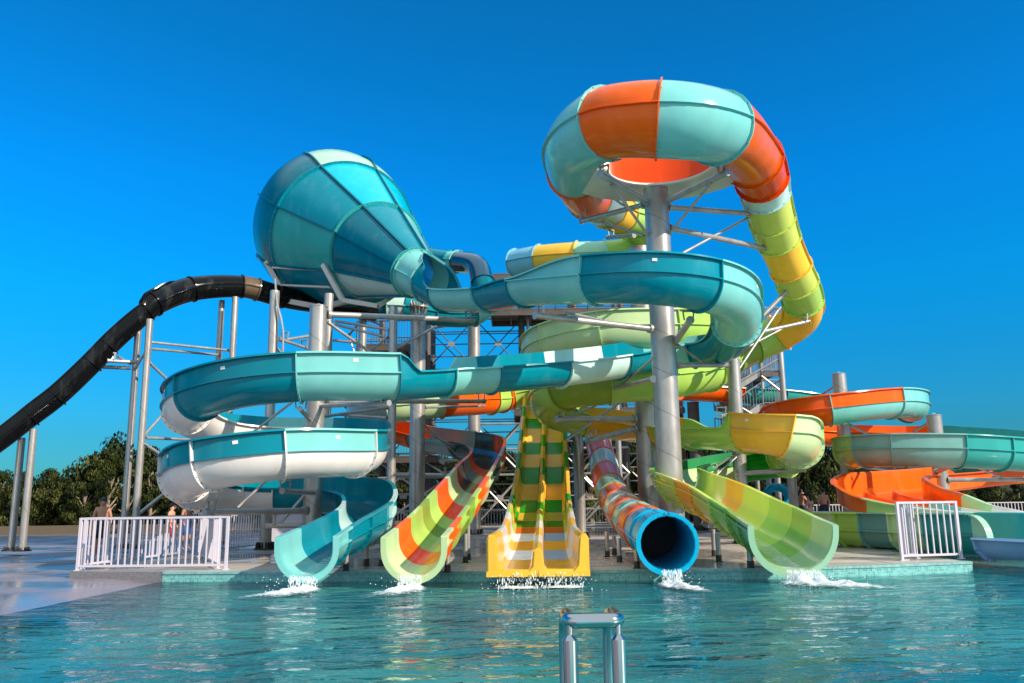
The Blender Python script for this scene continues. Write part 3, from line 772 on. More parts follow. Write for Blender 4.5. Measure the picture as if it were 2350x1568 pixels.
column('tallest steel column rising to the orange and aqua overhead loop', 1505, 437, 22.8, 0.68, [
 ('arm',(1487,463,22.6),(1378,400,20.9),0.09),('arm',(1528,463,22.6),(1668,396,20.9),0.09),
 ('arm',(1478,470,22.8),(1335,508,26.6),0.08),('arm',(1532,476,22.8),(1755,493,25.3),0.08),
 ('arm',(1535,523,22.9),(1768,573,26.3),0.08),
 ('brace',(1404,424,21.2),(1489,543,22.7),0.04),('brace',(1632,420,21.3),(1531,543,22.7),0.04),
 ('brace',(1716,500,25.2),(1545,593,23.2),0.04),('brace',(1375,508,26.2),(1478,541,22.8),0.035),
 ('arm',(1494,755,22.6),(1228,724,20.8),0.085),
 ('arm',(1540,800,23.4),(1584,735,20.6),0.085),('brace',(1380,735,22.5),(1300,718,21.2),0.04),
 ('arm',(1500,870,22.6),(1395,895,26.6),0.07),('brace',(1500,822,22.7),(1425,885,26.2),0.035),
 ('arm',(1555,838,22.7),(1667,838,25.2),0.075),('brace',(1555,792,22.7),(1614,832,24.6),0.035),
 ])
column('tall steel column just left of the tallest one, under the lime loop', 1466, 572, 29.3, 0.78, [
 ('arm',(1457,962,29.0),(1278,962,27.6),0.10),('brace',(1450,905,29.0),(1300,1010,27.9),0.04),('arm',(1457,985,29.0),(1352,1012,27.9),0.09),
 ('brace',(1453,895,29.0),(1297,960,27.7),0.035),
 ('arm',(1455,540,29.3),(1395,545,30.5),0.07)])
column('grey column in the middle of the teal and white spiral on the left', 731, 706, 22.7, 0.48, [
 ('arm',(752,722,22.7),(1085,735,26.0),0.085),('brace',(752,740,22.7),(880,830,24.0),0.045),
 ('arm',(712,965,22.6),(688,938,20.2),0.055),('arm',(735,932,22.6),(892,925,20.4),0.06),
 ('brace',(700,900,22.6),(590,985,25.2),0.0375),('arm',(748,1030,25.0),(882,1020,24.2),0.055),('arm',(750,922,22.8),(1111,921,29.5),0.075),
 ('arm',(722,1131,22.4),(648,1127,20.2),0.06),('arm',(700,1172,22.4),(470,1176,19.8),0.075),
 ('brace',(620,1095,22.4),(545,1165,22),0.035),('arm',(715,1207,22.5),(612,1207,22.3),0.06),('brace',(700,1135,22.6),(640,1205,22.4),0.04),
 ])
column('grey column standing behind the teal spiral and holding the funnel', 755, 675, 29.5, 0.33, [('arm',(745,765,29.5),(645,782,27.6),0.05)], cap=False)
column('slim column below the left rim of the funnel with a grey cable', 631, 668, 27, 0.31, [('brace',(636,800,27),(700,880,28),0.04),('arm',(640,778,27),(706,800,28.4),0.05)], cap=False)
column('slim column under the narrow end of the funnel', 903, 705, 29.0, 0.30, [('brace',(890,775,29),(770,745,30.5),0.05),('brace',(896,806,29),(1000,750,31.5),0.06),('arm',(888,936,29),(742,956,25),0.05),('brace',(888,959,29),(780,952,30),0.045),('brace',(894,757,29),(769,737,30.5),0.055),('brace',(897,770,29),(850,805,31),0.035)], cap=False)
column('slim column behind the funnel supports in shade', 833, 712, 36, 0.34, [('brace',(830,788,36),(764,781,36),0.06),('brace',(835,730,36),(878,748,37),0.05),('brace',(830,735,36),(800,770,37),0.05)], cap=False)
column('thick column with a toothed splice ring behind the lime and orange slide', 960, 726, 31, 0.56, [
 ('arm',(975,935,31),(1110,932,34),0.05),('brace',(972,975,31),(1072,1062,33),0.045),('brace',(975,990,31),(1090,1050,33),0.035),('arm',(905,1090,31),(1032,1092,31.5),0.09)], ring=8.62)
column('thick column right of the splice ring column with black base feet', 1087, 740, 39.5, 0.58, [('arm',(1070,740,39.3),(985,752,37.5),0.10)])
column('column between the lime trough and the yellow bend on the right', 1681, 812, 26.6, 0.42, [
 ('arm',(1690,1088,26.5),(1848,1078,26.0),0.075),('brace',(1680,1050,26.5),(1785,1000,25),0.03),('arm',(1680,950,26.5),(1653,955,25),0.05),
 ('brace',(1690,1042,26.6),(1600,1098,26.5),0.045),('brace',(1700,1040,26.6),(1620,1112,25.5),0.03),
 ('arm',(1688,790,27.0),(1818,655,27.4),0.07),('arm',(1690,775,26.9),(1855,738,28.4),0.065),('brace',(1684,865,26.6),(1790,705,27.6),0.04),
 ('brace',(1700,805,26.8),(1808,748,28),0.035)])
column('brownish column behind the lime trough beside the tower', 1590, 925, 40, 0.55, key='brown')
column('stout column through the upper orange and aqua turn', 1925, 860, 34.8, 0.55, [
 ('arm',(1950,955,34.6),(2084,943,33.4),0.08),('brace',(1925,880,34.8),(1888,905,38),0.05),('arm',(1932,968,34.6),(1908,955,32.4),0.08),
 ('brace',(1950,975,34.8),(1990,996,37),0.05),('arm',(1945,1058,34.4),(2060,1058,30.8),0.07)])
column('stout column through the lower aqua turn at the right', 2143, 955, 31.8, 0.53, [
 ('brace',(2135,968,31.8),(2098,990,37),0.05),('arm',(2150,1083,31.6),(2185,1068,29.6),0.09),('arm',(2175,1102,31.6),(2400,1100,31),0.08),('brace',(2235,1070,29.8),(2298,1096,31.2),0.04)])
column('slim column beside the bathers right of the green exit', 1818, 1078, 36, 0.29, cap=False)
column('slim column in shade left of the bathers', 1783, 1085, 43, 0.30, cap=False)
column('short column below the orange lanes', 1951, 1150, 31, 0.5, cap=False)
column('slim column right of the yellow and green racing slide', 1326, 985, 33, 0.42, cap=False)
column('slim column behind the striped tube', 1415, 905, 38, 0.26, cap=False)
column('column below the teal spiral beside the white railing', 614, 1165, 27.2, 0.32, cap=False)
column('column below the right end of the cyan spiral near the lime slide', 895, 905, 25.3, 0.27, cap=False) if False else None
# black slide supports
for (lab, px, py, Y) in (('left column of the black slide pair at the picture edge', 50, 1005, 28.5), ('right column of the black slide pair at the picture edge', 77, 985, 28.2),
        ('left column of the black slide pair behind the railing', 318, 748, 29.6), ('right column of the black slide pair behind the railing', 344, 733, 29.0),
        ('left column of the black slide pair under its crest', 509, 690, 32.2), ('right column of the black slide pair under its crest', 540, 682, 31.6)):
    arms = []
    if px == 344: arms = [('brace',(338,785,29),(530,805,31.8),0.05),('brace',(338,800,29),(505,815,32),0.05),('brace',(340,830,29),(420,905,30.5),0.05),('brace',(335,1005,29),(445,1010,31),0.05),('brace',(330,1018,29),(455,1100,31),0.055),('brace',(330,1000,29),(420,900,31),0.045)]
    if px == 318: arms = [('arm',(318,832,29.6),(247,828,28.9),0.07),('brace',(300,836,29.6),(270,818,29),0.04),('brace',(300,845,29.6),(230,842,29.2),0.07),('brace',(318,1180,29.5),(430,1090,31),0.06),('brace',(308,850,29.5),(345,790,29),0.04)]
    column(lab, px, py, Y, 0.235, arms, pname='trestle_column', cap=False, group='paired grey columns under the black slide', baseh=0.12)
# funnel yokes
def yoke(pl, w=0.16):
    mb = MB()
    q = [P(*p) for p in pl]
    for a, b in zip(q, q[1:]): mb.beam(a, b, 0.18, w)
    obj('yoke', mb, M['beige'], funnel)
yoke([(742,608,30.6),(787,690,30.2),(868,703,29.8),(912,672,30.2)])
yoke([(612,600,33.2),(662,692,32.9),(739,706,32.6),(800,690,32.4)], 0.2)
yoke([(628,615,32.8),(745,622,31.2)], 0.07); yoke([(650,655,32.8),(760,660,31.2)], 0.07)
mb = MB(); mb.tube([P(631,640,27),P(636,700,26.8),P(645,730,26.8),P(650,760,26.8),P(648,880,26.8)], 0.035, 8); tag(obj('cable', mb, M['steel']), 'grey cable hanging beside the slim column under the left rim of the funnel', 'cable')
# small feet below the exits
feet = [(795,1262,17.2,.05,.9),(842,1240,18.9,.05,.6),(877,1232,18.6,.05,1.0),(1027,1265,16.6,.05,.45),(1068,1225,19.3,.05,.8),(1074,1200,20.4,.05,1),(1392,1220,20.8,.05,1),(1409,1230,22,.05,1),(1420,1235,18.8,.05,1),(1460,1262,16.9,.05,.4),
        (1636,1215,20.5,.055,1),(1646,1225,18.5,.055,1),(1720,1255,16.5,.06,.4)]
labs = ['foot under the teal exit nearest the water','foot under the teal exit in the middle','foot under the pale panel of the teal exit','foot under the lime exit nearest the water','foot right of the lime exit','foot behind the lime exit by the thick column',
 'foot left of the striped tube','foot behind the striped tube','foot under the striped tube nearer the pool','foot beside the blue mouth of the striped tube','foot behind the green exit','foot in the middle of the green exit','foot under the green exit nearest the water']
for (px, py, Y, r, h), lab in zip(feet, labs):
    p = P(px, py, Y); b = Vector((p.x, p.y, 0))
    root = thing('support_post', 'short steel '+lab, 'support post', b, 'short steel feet under the slide exits')
    mb = MB(); mb.cyl(b, p, r, 12); obj('post', mb, M['steel'], root)
    mb = MB(); mb.cyl(b, b+Vector((0,0,0.14)), r+0.01, 12); mb.cyl(b, b+Vector((0,0,0.012)), r+0.035, 12); obj('base_sleeve', mb, M['base'], root)
# ---------------------------------------------------------------- tower
tower = thing('slide_tower', 'open steel lattice tower with brown decks and a roof behind the slides', 'tower', (0, 42, 0))
def W(px, Y): return (px-1175)/F*Y
YF, YB = 41.0, 43.6
cols_px = [872, 978, 1198, 1322, 1432, 1560]
xs = [W(p, YF) for p in cols_px]
for i, x in enumerate(xs):
    for y in (YF, YB):
        mb = MB(); mb.cyl((x, y, 0), (x, y, 12.3 if 2 <= i <= 4 else 10.4), 0.15, 12); obj('tower_post', mb, M['darksteel' if y == YB else 'brown'], tower)
mb = MB(); mb.cyl((xs[2]+0.3, YF-0.25, 0), (xs[2]+0.3, YF-0.25, 10.6), 0.07, 8); obj('drain_pipe', mb, M['steel'], tower)
def deck(x0, x1, y0, y1, z, nm='deck'):
    mb = MB(); mb.box(((x0+x1)/2, (y0+y1)/2, z), (x1-x0, y1-y0, 0.08))
    n = int((x1-x0)/0.9)
    for i in range(n+1): mb.box((x0+(x1-x0)*i/n, (y0+y1)/2, z-0.15), (0.07, y1-y0-0.01, 0.2))
    for y in (y0+0.05, y1-0.05): mb.box(((x0+x1)/2, y, z-0.16), (x1-x0+0.02, 0.1, 0.26))
    return obj(nm, mb, M['brown'], tower)
def rail(a, b, h=1.1, key='darksteel', parent=None, sp=0.13):
    a = Vector(a); b = Vector(b); L = (b-a).length; n = max(2, int(L/sp)); mb = MB()
    up = Vector((0,0,h)); mb.cyl(a+up, b+up, 0.03, 6); mb.cyl(a+Vector((0,0,0.1)), b+Vector((0,0,0.1)), 0.02, 6)
    for i in range(n+1):
        p = a.lerp(b, i/n); mb.cyl(p+Vector((0,0,0.1 if i % 12 else 0)), p+up, 0.012 if i % 12 else 0.03, 4)
    return obj('railing', mb, M[key], parent or tower)
xd = W(1128, YF)
deck(xd, xs[5]+0.5, YF-1.2, YF+1.4, 10.6)
deck(xd, xs[4]+0.5, YF-0.6, YF+1.0, 12.55, 'tower_roof')
deck(xs[0]-1.0, xs[1], YF-1.5, YB, 8.9)
deck(xs[2]-0.4, xs[5], YF-1.0, YB, 5.75)
deck(xs[0]-1.0, xs[1]+0.6, YF-1.0, YB, 3.6)
rail((xd, YF-1.2, 10.6), (xs[5]+0.5, YF-1.2, 10.6)); rail((xs[0]-1, YF-1.5, 8.95), (xs[1], YF-1.5, 8.95))
rail((xs[2]-0.4, YF-1.0, 5.8), (xs[5], YF-1.0, 5.8)); rail((xs[0]-1, YF-1, 3.6), (xs[1]+0.6, YF-1, 3.6)); rail((xs[0]-1, YB, 8.95), (xs[1], YB, 8.95))
# lattice
def lattice(x0, x1, Y, z0, z1, nz, span=4, key='darksteel', r=0.03):
    dz = (z1-z0)/nz
    for k in range(nz+1):
        mb = MB(); mb.cyl((x0, Y, z0+dz*k), (x1, Y, z0+dz*k), r, 6); obj('cross_beam', mb, M[key], tower)
    for k in range(0, nz-span+1, span):
        zc = z0+dz*(k+span/2); xm = (x0+x1)/2
        for (xa, za) in ((x0, z0+dz*k), (x1, z0+dz*k), (x0, z0+dz*(k+span)), (x1, z0+dz*(k+span))):
            mb = MB(); mb.cyl((xa, Y-0.05, za), (xm, Y-0.05, zc), r, 6); obj('diagonal_brace', mb, M[key], tower)
        mb = MB(); mb.box((xm, Y-0.06, zc), (0.34, 0.04, 0.22)); obj('gusset_plate', mb, M['steel'], tower)
xm1 = (xs[1]+xs[2])/2
lattice(xs[1], xm1, YF, 0.4, 10.4, 16); lattice(xm1, xs[2], YF, 0.4, 10.4, 16)
lattice(xs[1], xs[2], YB, 0.9, 10.2, 4, 2)
lattice(xs[2], xs[3], YF, 0.4, 5.6, 8, 4, 'steel'); lattice(xs[3], xs[4], YF+0.2, 0.4, 5.6, 8, 4, 'steel'); lattice(xs[4], xs[5], YF, 0.4, 5.6, 8, 4, 'steel')
lattice(xs[0], xs[1], YF, 0.4, 8.6, 12); lattice(W(800, YF), xs[0], YF-0.4, 0.6, 9.4, 8, 4, 'steel')
for a_, b_ in ((W(1085, YF), xs[2]-0.1), (W(975, YF), W(1085, YF)), (W(872, YF), W(975, YF)), (xs[3], xs[4])):
    lattice(a_, b_, YF-0.7, 0.3, 5.1 if b_ > -1 else 3.4, 4, 2, 'steel', 0.055)
# stair tower on the right
st = thing('stair_tower', 'grey metal stair tower with zigzag flights right of the teal loop', 'stair tower', (12, 40, 0))
def flight(a, b, wd, n):
    a = Vector(a); b = Vector(b); mb = MB()
    d = (b-a); s = Vector((0, wd/2, 0))
    for sg in (-1, 1): mb.beam(a+s*sg, b+s*sg, 0.06, 0.28)
    for i in range(n): p = a.lerp(b, (i+0.5)/n); mb.box(p+Vector((0,0,0.08)), (abs(d.x)/n*0.95, wd, 0.04))
    fl_ = obj('stair_flight', mb, M['steel'], st)
    for sg in (-1, 1): rail(a+s*sg, b+s*sg, 1.05, 'steel', fl_, 0.16)
YS = 38.0
x1_, x2_, x3_ = W(1690, YS), W(1752, YS), W(1800, YS)
def zat(px, py, Y): return P(px, py, Y).z
for x, yy, tp in ((x3_, YS, zat(1798, 790, YS)), (x3_-1.0, YS+1.6, zat(1765, 815, YS)), (x1_, YS+1.6, 9), (x3_, YS+3.2, 9.5), (x1_, YS, 9)):
    mb = MB(); mb.cyl((x, yy, 0), (x, yy, tp), 0.13 if x == x3_ else 0.1, 12); obj('stair_post', mb, M['steel'], st)
zs = [zat(1770, 853, YS), zat(1770, 762, YS), zat(1770, 930, YS), zat(1770, 1010, YS)]
for z in zs:
    mb = MB(); mb.box(((x2_+x3_)/2, YS+1.6, z), (x3_-x2_, 3.1, 0.08)); mb.box(((x2_+x3_)/2, YS, z-0.13), (x3_-x2_, 0.08, 0.2)); mb.box(((x2_+x3_)/2, YS+3.1, z-0.13), (x3_-x2_, 0.08, 0.2))
    ld = obj('landing', mb, M['brown'], st)
    rail((x2_, YS, z), (x3_, YS, z), 1.15, 'steel', ld); rail((x3_, YS, z), (x3_, YS+3.1, z), 1.15, 'steel', ld); rail((x2_, YS+3.1, z), (x3_, YS+3.1, z), 1.15, 'steel', ld)
zz = sorted(zs)
for i, z in enumerate(zz):
    lo = z-0.95
    flight((x1_-0.3, YS+0.7, lo), (x2_, YS+0.7, z), 1.2, 7)
    if i < len(zz)-1: flight((x1_-0.3, YS+2.4, lo+0.0+ (zz[i+1]-z)*0.45+0.5), (x2_, YS+2.4, z), 1.2, 7)
flight((x1_-1.5, YS+0.7, 0.2), (x2_, YS+0.7, zz[0]), 1.2, 16)
for a, b in (((x3_, YS, zz[-2]-1.0), (x2_, YS, zz[-2]-0.2)), ((x3_, YS, zz[-1]-1.2), (x1_, YS, zz[-1]-2.4)), ((x1_, YS, 4.2), (x3_, YS, 5.6)), ((x1_, YS, 5.6), (x3_, YS, 4.2))):
    mb = MB(); mb.cyl(a, b, 0.05, 8); obj('brace', mb, M['steel'], st)
# ---------------------------------------------------------------- fences
def fence(name, label, a, b, h=1.1, sp=0.115, group=None, key='fence', post=True, double=False, barw=0.026):
    a = Vector(a); b = Vector(b); d = (b-a).normalized(); L = (b-a).length
    root = thing(name, label, 'railing', a, group)
    for z in (h-0.02, 0.10):
        mb = MB(); mb.beam(a+Vector((0,0,z)), b+Vector((0,0,z)), 0.045, 0.045); obj('rail', mb, M[key], root, smooth=False)
    n = max(2, round(L/sp)); proto = None
    for i in range(1, n):
        p = a+d*(L*i/n)
        if proto is None:
            mb = MB(); mb.beam(p+Vector((0,0,0.12)), p+Vector((0,0,h-0.04)), barw, barw, up=d); proto = obj('baluster', mb, M[key], root, smooth=False); p00 = p
        else:
            c = proto.copy(); COL.objects.link(c); c.parent = root; c.location = proto.location+(p-p00)
    for p in (a, b):
        mb = MB(); mb.beam(p, p+Vector((0,0,h)), 0.055, 0.055, up=d); mb.box(p+Vector((0,0,0.012)), (0.11,0.11,0.024)); obj('post', mb, M[key], root, smooth=False)
    return root
gr = 'white metal railings at the left deck corner'
fa = G(177,1311); fb = G(518,1308)
fence('railing', 'front white railing panel along the pool edge at the left deck corner', fa, fb, group=gr, sp=0.146, barw=0.025)
f1 = G(188,1307); f2 = G(444,1273); f3 = G(602,1257)
fence('railing', 'white railing panel running back from the left deck corner behind the front panel', f1, f2, group=gr, sp=0.2, barw=0.026)
fence('railing', 'white railing panel continuing back to the column under the spiral', f2+Vector((0.1,0.1,0)), f3, group=gr, sp=0.16, barw=0.026)
fence('railing', 'short white railing panel returning at the right end of the front panel', G(500,1306), G(456,1278), group=gr, sp=0.14)
fence('railing', 'white railing panel behind the spiral column on the left', G(620,1257), G(700,1240), group=gr)
ga = G(2071,1287); gb = G(2206,1283)
fence('railing', 'white gate panel beside the run out trough at the right pool edge', ga, gb, h=1.2, sp=0.15, group='white railings at the right pool edge')
fence('railing', 'narrow white side panel behind the left post of the right gate', G(2079,1286), G(2104,1282), h=1.2, sp=0.14, group='white railings at the right pool edge')
gp = G(2352,1300, 0.0)
for i, (a, b, lab) in enumerate(((( -8, 46, 0), (6, 46, 0), 'distant white railing under the slide tower'), ((13.2, 44, 0), (17.6, 44, 0), 'distant white railing behind the bathers'), ((17.8, 44, 0), (34, 42, 0), 'long distant white railing in front of the trees at the right'), ((-20, 52, 0), (-8.2, 50, 0), 'distant white railing behind the spiral'))):
    root = thing('railing', lab, 'railing', a, 'distant white railings before the trees')
    A = Vector(a); B = Vector(b); L = (B-A).length; n = int(L/0.16); mb = MB()
    for z in (1.08, 0.1):
        r2 = MB(); r2.beam(A+Vector((0,0,z)), B+Vector((0,0,z)), 0.05, 0.05); obj('rail', r2, M['fence'], root, smooth=False)
    for k in range(n+1):
        p = A.lerp(B, k/n); mb.beam(p+Vector((0,0,0.1)), p+Vector((0,0,1.06)), 0.03, 0.03, up=Vector((1,0,0)))
    obj('baluster', mb, M['fence'], root, smooth=False)
    tag(bpy.data.objects[root.children[-1].name], kind='stuff') if n > 100 else None
# ---------------------------------------------------------------- ground, pool, water
WZ = -0.19
def mix_ground(name, ca, cb, rough0, rough1, scale, bump=0.15, rot=0, tile=None, wetx=None):
    m, t, b = newmat(name); N = t.nodes; L = t.links
    tc = N.new('ShaderNodeTexCoord'); n = N.new('ShaderNodeTexNoise'); n.inputs['Scale'].default_value = scale; n.inputs['Detail'].default_value = 8
    L.new(tc.outputs['Object'], n.inputs['Vector'])
    r = N.new('ShaderNodeValToRGB'); r.color_ramp.elements[0].position = 0.35; r.color_ramp.elements[1].position = 0.65
    r.color_ramp.elements[0].color = (*ca, 1); r.color_ramp.elements[1].color = (*cb, 1)
    L.new(n.outputs['Fac'], r.inputs[0]); colout = r.outputs[0]
    mr = N.new('ShaderNodeMapRange'); mr.inputs[1].default_value = 0.45; mr.inputs[2].default_value = 0.6; mr.inputs[3].default_value = rough0; mr.inputs[4].default_value = rough1
    n3 = N.new('ShaderNodeTexNoise'); n3.inputs['Scale'].default_value = 0.35; n3.inputs['Detail'].default_value = 4
    L.new(tc.outputs['Object'], n3.inputs['Vector']); L.new(n3.outputs['Fac'], mr.inputs[0]); L.new(mr.outputs[0], b.inputs['Roughness'])
    if tile:
        br = N.new('ShaderNodeTexBrick'); br.inputs['Scale'].default_value = tile[0]; br.inputs['Mortar Size'].default_value = tile[1]; br.offset = 0
        br.inputs['Brick Width'].default_value = 1; br.inputs['Row Height'].default_value = 1
        br.inputs['Color1'].default_value = (1,1,1,1); br.inputs['Color2'].default_value = (0.93,0.93,0.93,1); br.inputs['Mortar'].default_value = (0.42,0.42,0.42,1)
        mp = N.new('ShaderNodeMapping'); L.new(tc.outputs['Object'], mp.inputs[0]); L.new(mp.outputs[0], br.inputs['Vector'])
        mx = N.new('ShaderNodeMix'); mx.data_type = 'RGBA'; mx.blend_type = 'MULTIPLY'; mx.inputs['Factor'].default_value = 1
        L.new(colout, mx.inputs['A']); L.new(br.outputs['Color'], mx.inputs['B']); colout = mx.outputs['Result']
    L.new(colout, b.inputs['Base Color'])
    n2 = N.new('ShaderNodeTexNoise'); n2.inputs['Scale'].default_value = 60; n2.inputs['Detail'].default_value = 4
    L.new(tc.outputs['Object'], n2.inputs['Vector'])
    bp = N.new('ShaderNodeBump'); bp.inputs['Strength'].default_value = bump; bp.inputs['Distance'].default_value = 0.01
    L.new(n2.outputs['Fac'], bp.inputs['Height']); L.new(bp.outputs[0], b.inputs['Normal'])
    return m
mdeck = mix_ground('smooth_beige_deck', (0.42,0.36,0.30), (0.52,0.45,0.38), 0.10, 0.6, 1.2, 0.05, tile=(0.4, 0.012))
mpave = mix_ground('pale_paving', (0.10,0.115,0.135), (0.24,0.21,0.22), 0.25, 0.7, 0.5, 0.2, tile=(0.5, 0.02))
msoil = mix_ground('sandy_ground', (0.20,0.16,0.11), (0.30,0.25,0.18), 0.9, 0.95, 0.6, 0.4)
mbeach = mix_ground('wet_beach_concrete', (0.12,0.10,0.12), (0.24,0.20,0.22), 0.12, 0.45, 0.7, 0.1)
def sheet(name, pts, z, m, thick=None, kind='structure'):
    mb = MB(); mb.add([(x, y, z) for x, y in pts], [tuple(range(len(pts)))])
    if thick:
        mb.add([(x, y, z-thick) for x, y in pts], [tuple(range(len(pts)))[::-1]]); n = len(pts)
        for i in range(n): mb.add([(*pts[i], z), (*pts[(i+1)%n], z), (*pts[(i+1)%n], z-thick), (*pts[i], z-thick)], [(3,2,1,0)])
    return tag(obj(name, mb, m, smooth=False), kind=kind)
eL = G(161,1313); e1_ = G(374,1314); e2_ = G(850,1312); e3_ = G(1240,1312); e4_ = G(1700,1307); e5_ = G(2000,1299); e6_ = G(2230,1290)
edge = [(eL.x, eL.y), (e1_.x, e1_.y), (e2_.x, e2_.y), (e3_.x, e3_.y), (e4_.x, e4_.y), (e5_.x, e5_.y), (e6_.x, e6_.y), (e6_.x+0.15, e6_.y+4.5), (19, e6_.y+4.5), (60, e6_.y+4.5), (60, 58), (eL.x-0.7, 58)]
sheet('pool_deck', edge, 0.0, mdeck, 1.3)
# ground far and wide, with the beach sloping into the pool at the left
mb = MB()
xb = [-700, -60, -20, -10.2, -8.6, -7.4, -6.4, -4.5, -2.0]; zb = [-0.12, -0.12, -0.12, -0.12, -0.125, -0.17, -0.28, -0.62, -1.25]
ys = [-8, 0, 8, 14, eL.y+0.3]
for y in ys:
    for x, z in zip(xb, zb): mb.v.append(Vector((x, y, z)))
n = len(xb)
for j in range(len(ys)-1):
    for i in range(n-1): mb.f.append([j*n+i, j*n+i+1, (j+1)*n+i+1, (j+1)*n+i]); mb.m.append(0)
tag(obj('pool_beach', mb, mbeach), kind='structure')
sheet('paved_ground', [(-700, eL.y+0.3), (eL.x+0.2, eL.y+0.3), (eL.x+0.2, 30), (-6, 60), (-700, 60)], -0.124, mpave)
sheet('ground', [(-900, 55), (900, 55), (900, 1500), (-900, 1500)], -0.05, msoil)
mfl, t, b = newmat('pool_floor_tiles')
N = t.nodes; L = t.links
tc = N.new('ShaderNodeTexCoord'); nn = N.new('ShaderNodeTexNoise'); nn.inputs['Scale'].default_value = 0.5; nn.inputs['Detail'].default_value = 3
L.new(tc.outputs['Object'], nn.inputs['Vector']); cr_ = N.new('ShaderNodeValToRGB')
cr_.color_ramp.elements[0].color = (0.03,0.36,0.40,1); cr_.color_ramp.elements[1].color = (0.10,0.52,0.52,1); L.new(nn.outputs['Fac'], cr_.inputs[0]); L.new(cr_.outputs[0], b.inputs['Base Color'])
sheet('pool_floor', [(-7, -8), (24, -8), (24, 22), (-7, 22)], -1.25, mfl)
# tiled waterline band
mt, t, b = newmat('waterline_mosaic')
N = t.nodes; L = t.links; tc = N.new('ShaderNodeTexCoord')
sx = N.new('ShaderNodeSeparateXYZ'); cx = N.new('ShaderNodeCombineXYZ'); L.new(tc.outputs['Object'], sx.inputs[0]); L.new(sx.outputs['X'], cx.inputs['X']); L.new(sx.outputs['Z'], cx.inputs['Y'])
br = N.new('ShaderNodeTexBrick'); br.offset = 0; br.inputs['Scale'].default_value = 1; br.inputs['Brick Width'].default_value = 0.05; br.inputs['Row Height'].default_value = 0.05; br.inputs['Mortar Size'].default_value = 0.004
br.inputs['Color1'].default_value = (0.07,0.33,0.34,1); br.inputs['Color2'].default_value = (0.20,0.55,0.52,1); br.inputs['Mortar'].default_value = (0.30,0.5,0.48,1); br.inputs['Bias'].default_value = 0.0
L.new(cx.outputs[0], br.inputs['Vector']); L.new(br.outputs['Color'], b.inputs['Base Color']); b.inputs['Roughness'].default_value = 0.15
mgran = mat('granite_coping', (0.20,0.19,0.20), rough=0.5, var=0.4, scale=40)
mcop = mat('pale_coping_tile', (0.22,0.42,0.42), rough=0.35, var=0.3, scale=12)
def band(pts, z0, z1, off, m, name, top=0.0):
    mb = MB()
    for (x0, y0), (x1, y1) in zip(pts, pts[1:]):
        mb.add([(x0, y0-off, z0), (x1, y1-off, z0), (x1, y1-off, z1), (x0, y0-off, z1)], [(0,1,2,3)])
        if top: mb.add([(x0, y0-off, z1), (x1, y1-off, z1), (x1, y1+top, z1), (x0, y0+top, z1)], [(0,1,2,3)])
    return tag(obj(name, mb, m, smooth=False), kind='structure')
band(edge[1:10], -1.2, -0.035, 0.012, mt, 'waterline_tiles')
band(edge[1:10], -0.035, 0.012, 0.03, mcop, 'pool_coping', top=0.22)
band(edge[0:2], -0.3, 0.012, 0.02, mgran, 'granite_coping', top=0.3)
# water
mw, t, b = newmat('pool_water'); N = t.nodes; L = t.links
N.remove(b); out = N['Material Output']
tc = N.new('ShaderNodeTexCoord')
def noise_n(scale, sxyz, det, dist=0.0):
    mp = N.new('ShaderNodeMapping'); mp.inputs['Scale'].default_value = sxyz; L.new(tc.outputs['Object'], mp.inputs[0])
    q = N.new('ShaderNodeTexNoise'); q.inputs['Scale'].default_value = scale; q.inputs['Detail'].default_value = det; q.inputs['Distortion'].default_value = dist
    L.new(mp.outputs[0], q.inputs['Vector']); return q
n1 = noise_n(1.6, (0.6, 1.3, 1), 3, 0.6); n2 = noise_n(6.0, (0.7, 1.2, 1), 3, 0.4)
b1 = N.new('ShaderNodeBump'); b1.inputs['Strength'].default_value = 1; b1.inputs['Distance'].default_value = 0.13; L.new(n1.outputs['Fac'], b1.inputs['Height'])
b2 = N.new('ShaderNodeBump'); b2.inputs['Strength'].default_value = 1; b2.inputs['Distance'].default_value = 0.022; L.new(n2.outputs['Fac'], b2.inputs['Height']); L.new(b1.outputs[0], b2.inputs['Normal'])
gl = N.new('ShaderNodeBsdfGlossy'); gl.inputs['Roughness'].default_value = 0.02; L.new(b2.outputs[0], gl.inputs['Normal'])
tr = N.new('ShaderNodeBsdfTransparent'); tr.inputs['Color'].default_value = (0.30, 0.88, 0.90, 1)
df = N.new('ShaderNodeBsdfDiffuse'); L.new(b2.outputs[0], df.inputs['Normal'])
n3 = noise_n(0.25, (1, 1, 1), 2)
cr2 = N.new('ShaderNodeValToRGB'); cr2.color_ramp.elements[0].color = (0.006, 0.14, 0.18, 1); cr2.color_ramp.elements[1].color = (0.04, 0.25, 0.24, 1)
cr2.color_ramp.elements[0].position = 0.4; cr2.color_ramp.elements[1].position = 0.6
L.new(n3.outputs['Fac'], cr2.inputs[0]); L.new(cr2.outputs[0], df.inputs['Color'])
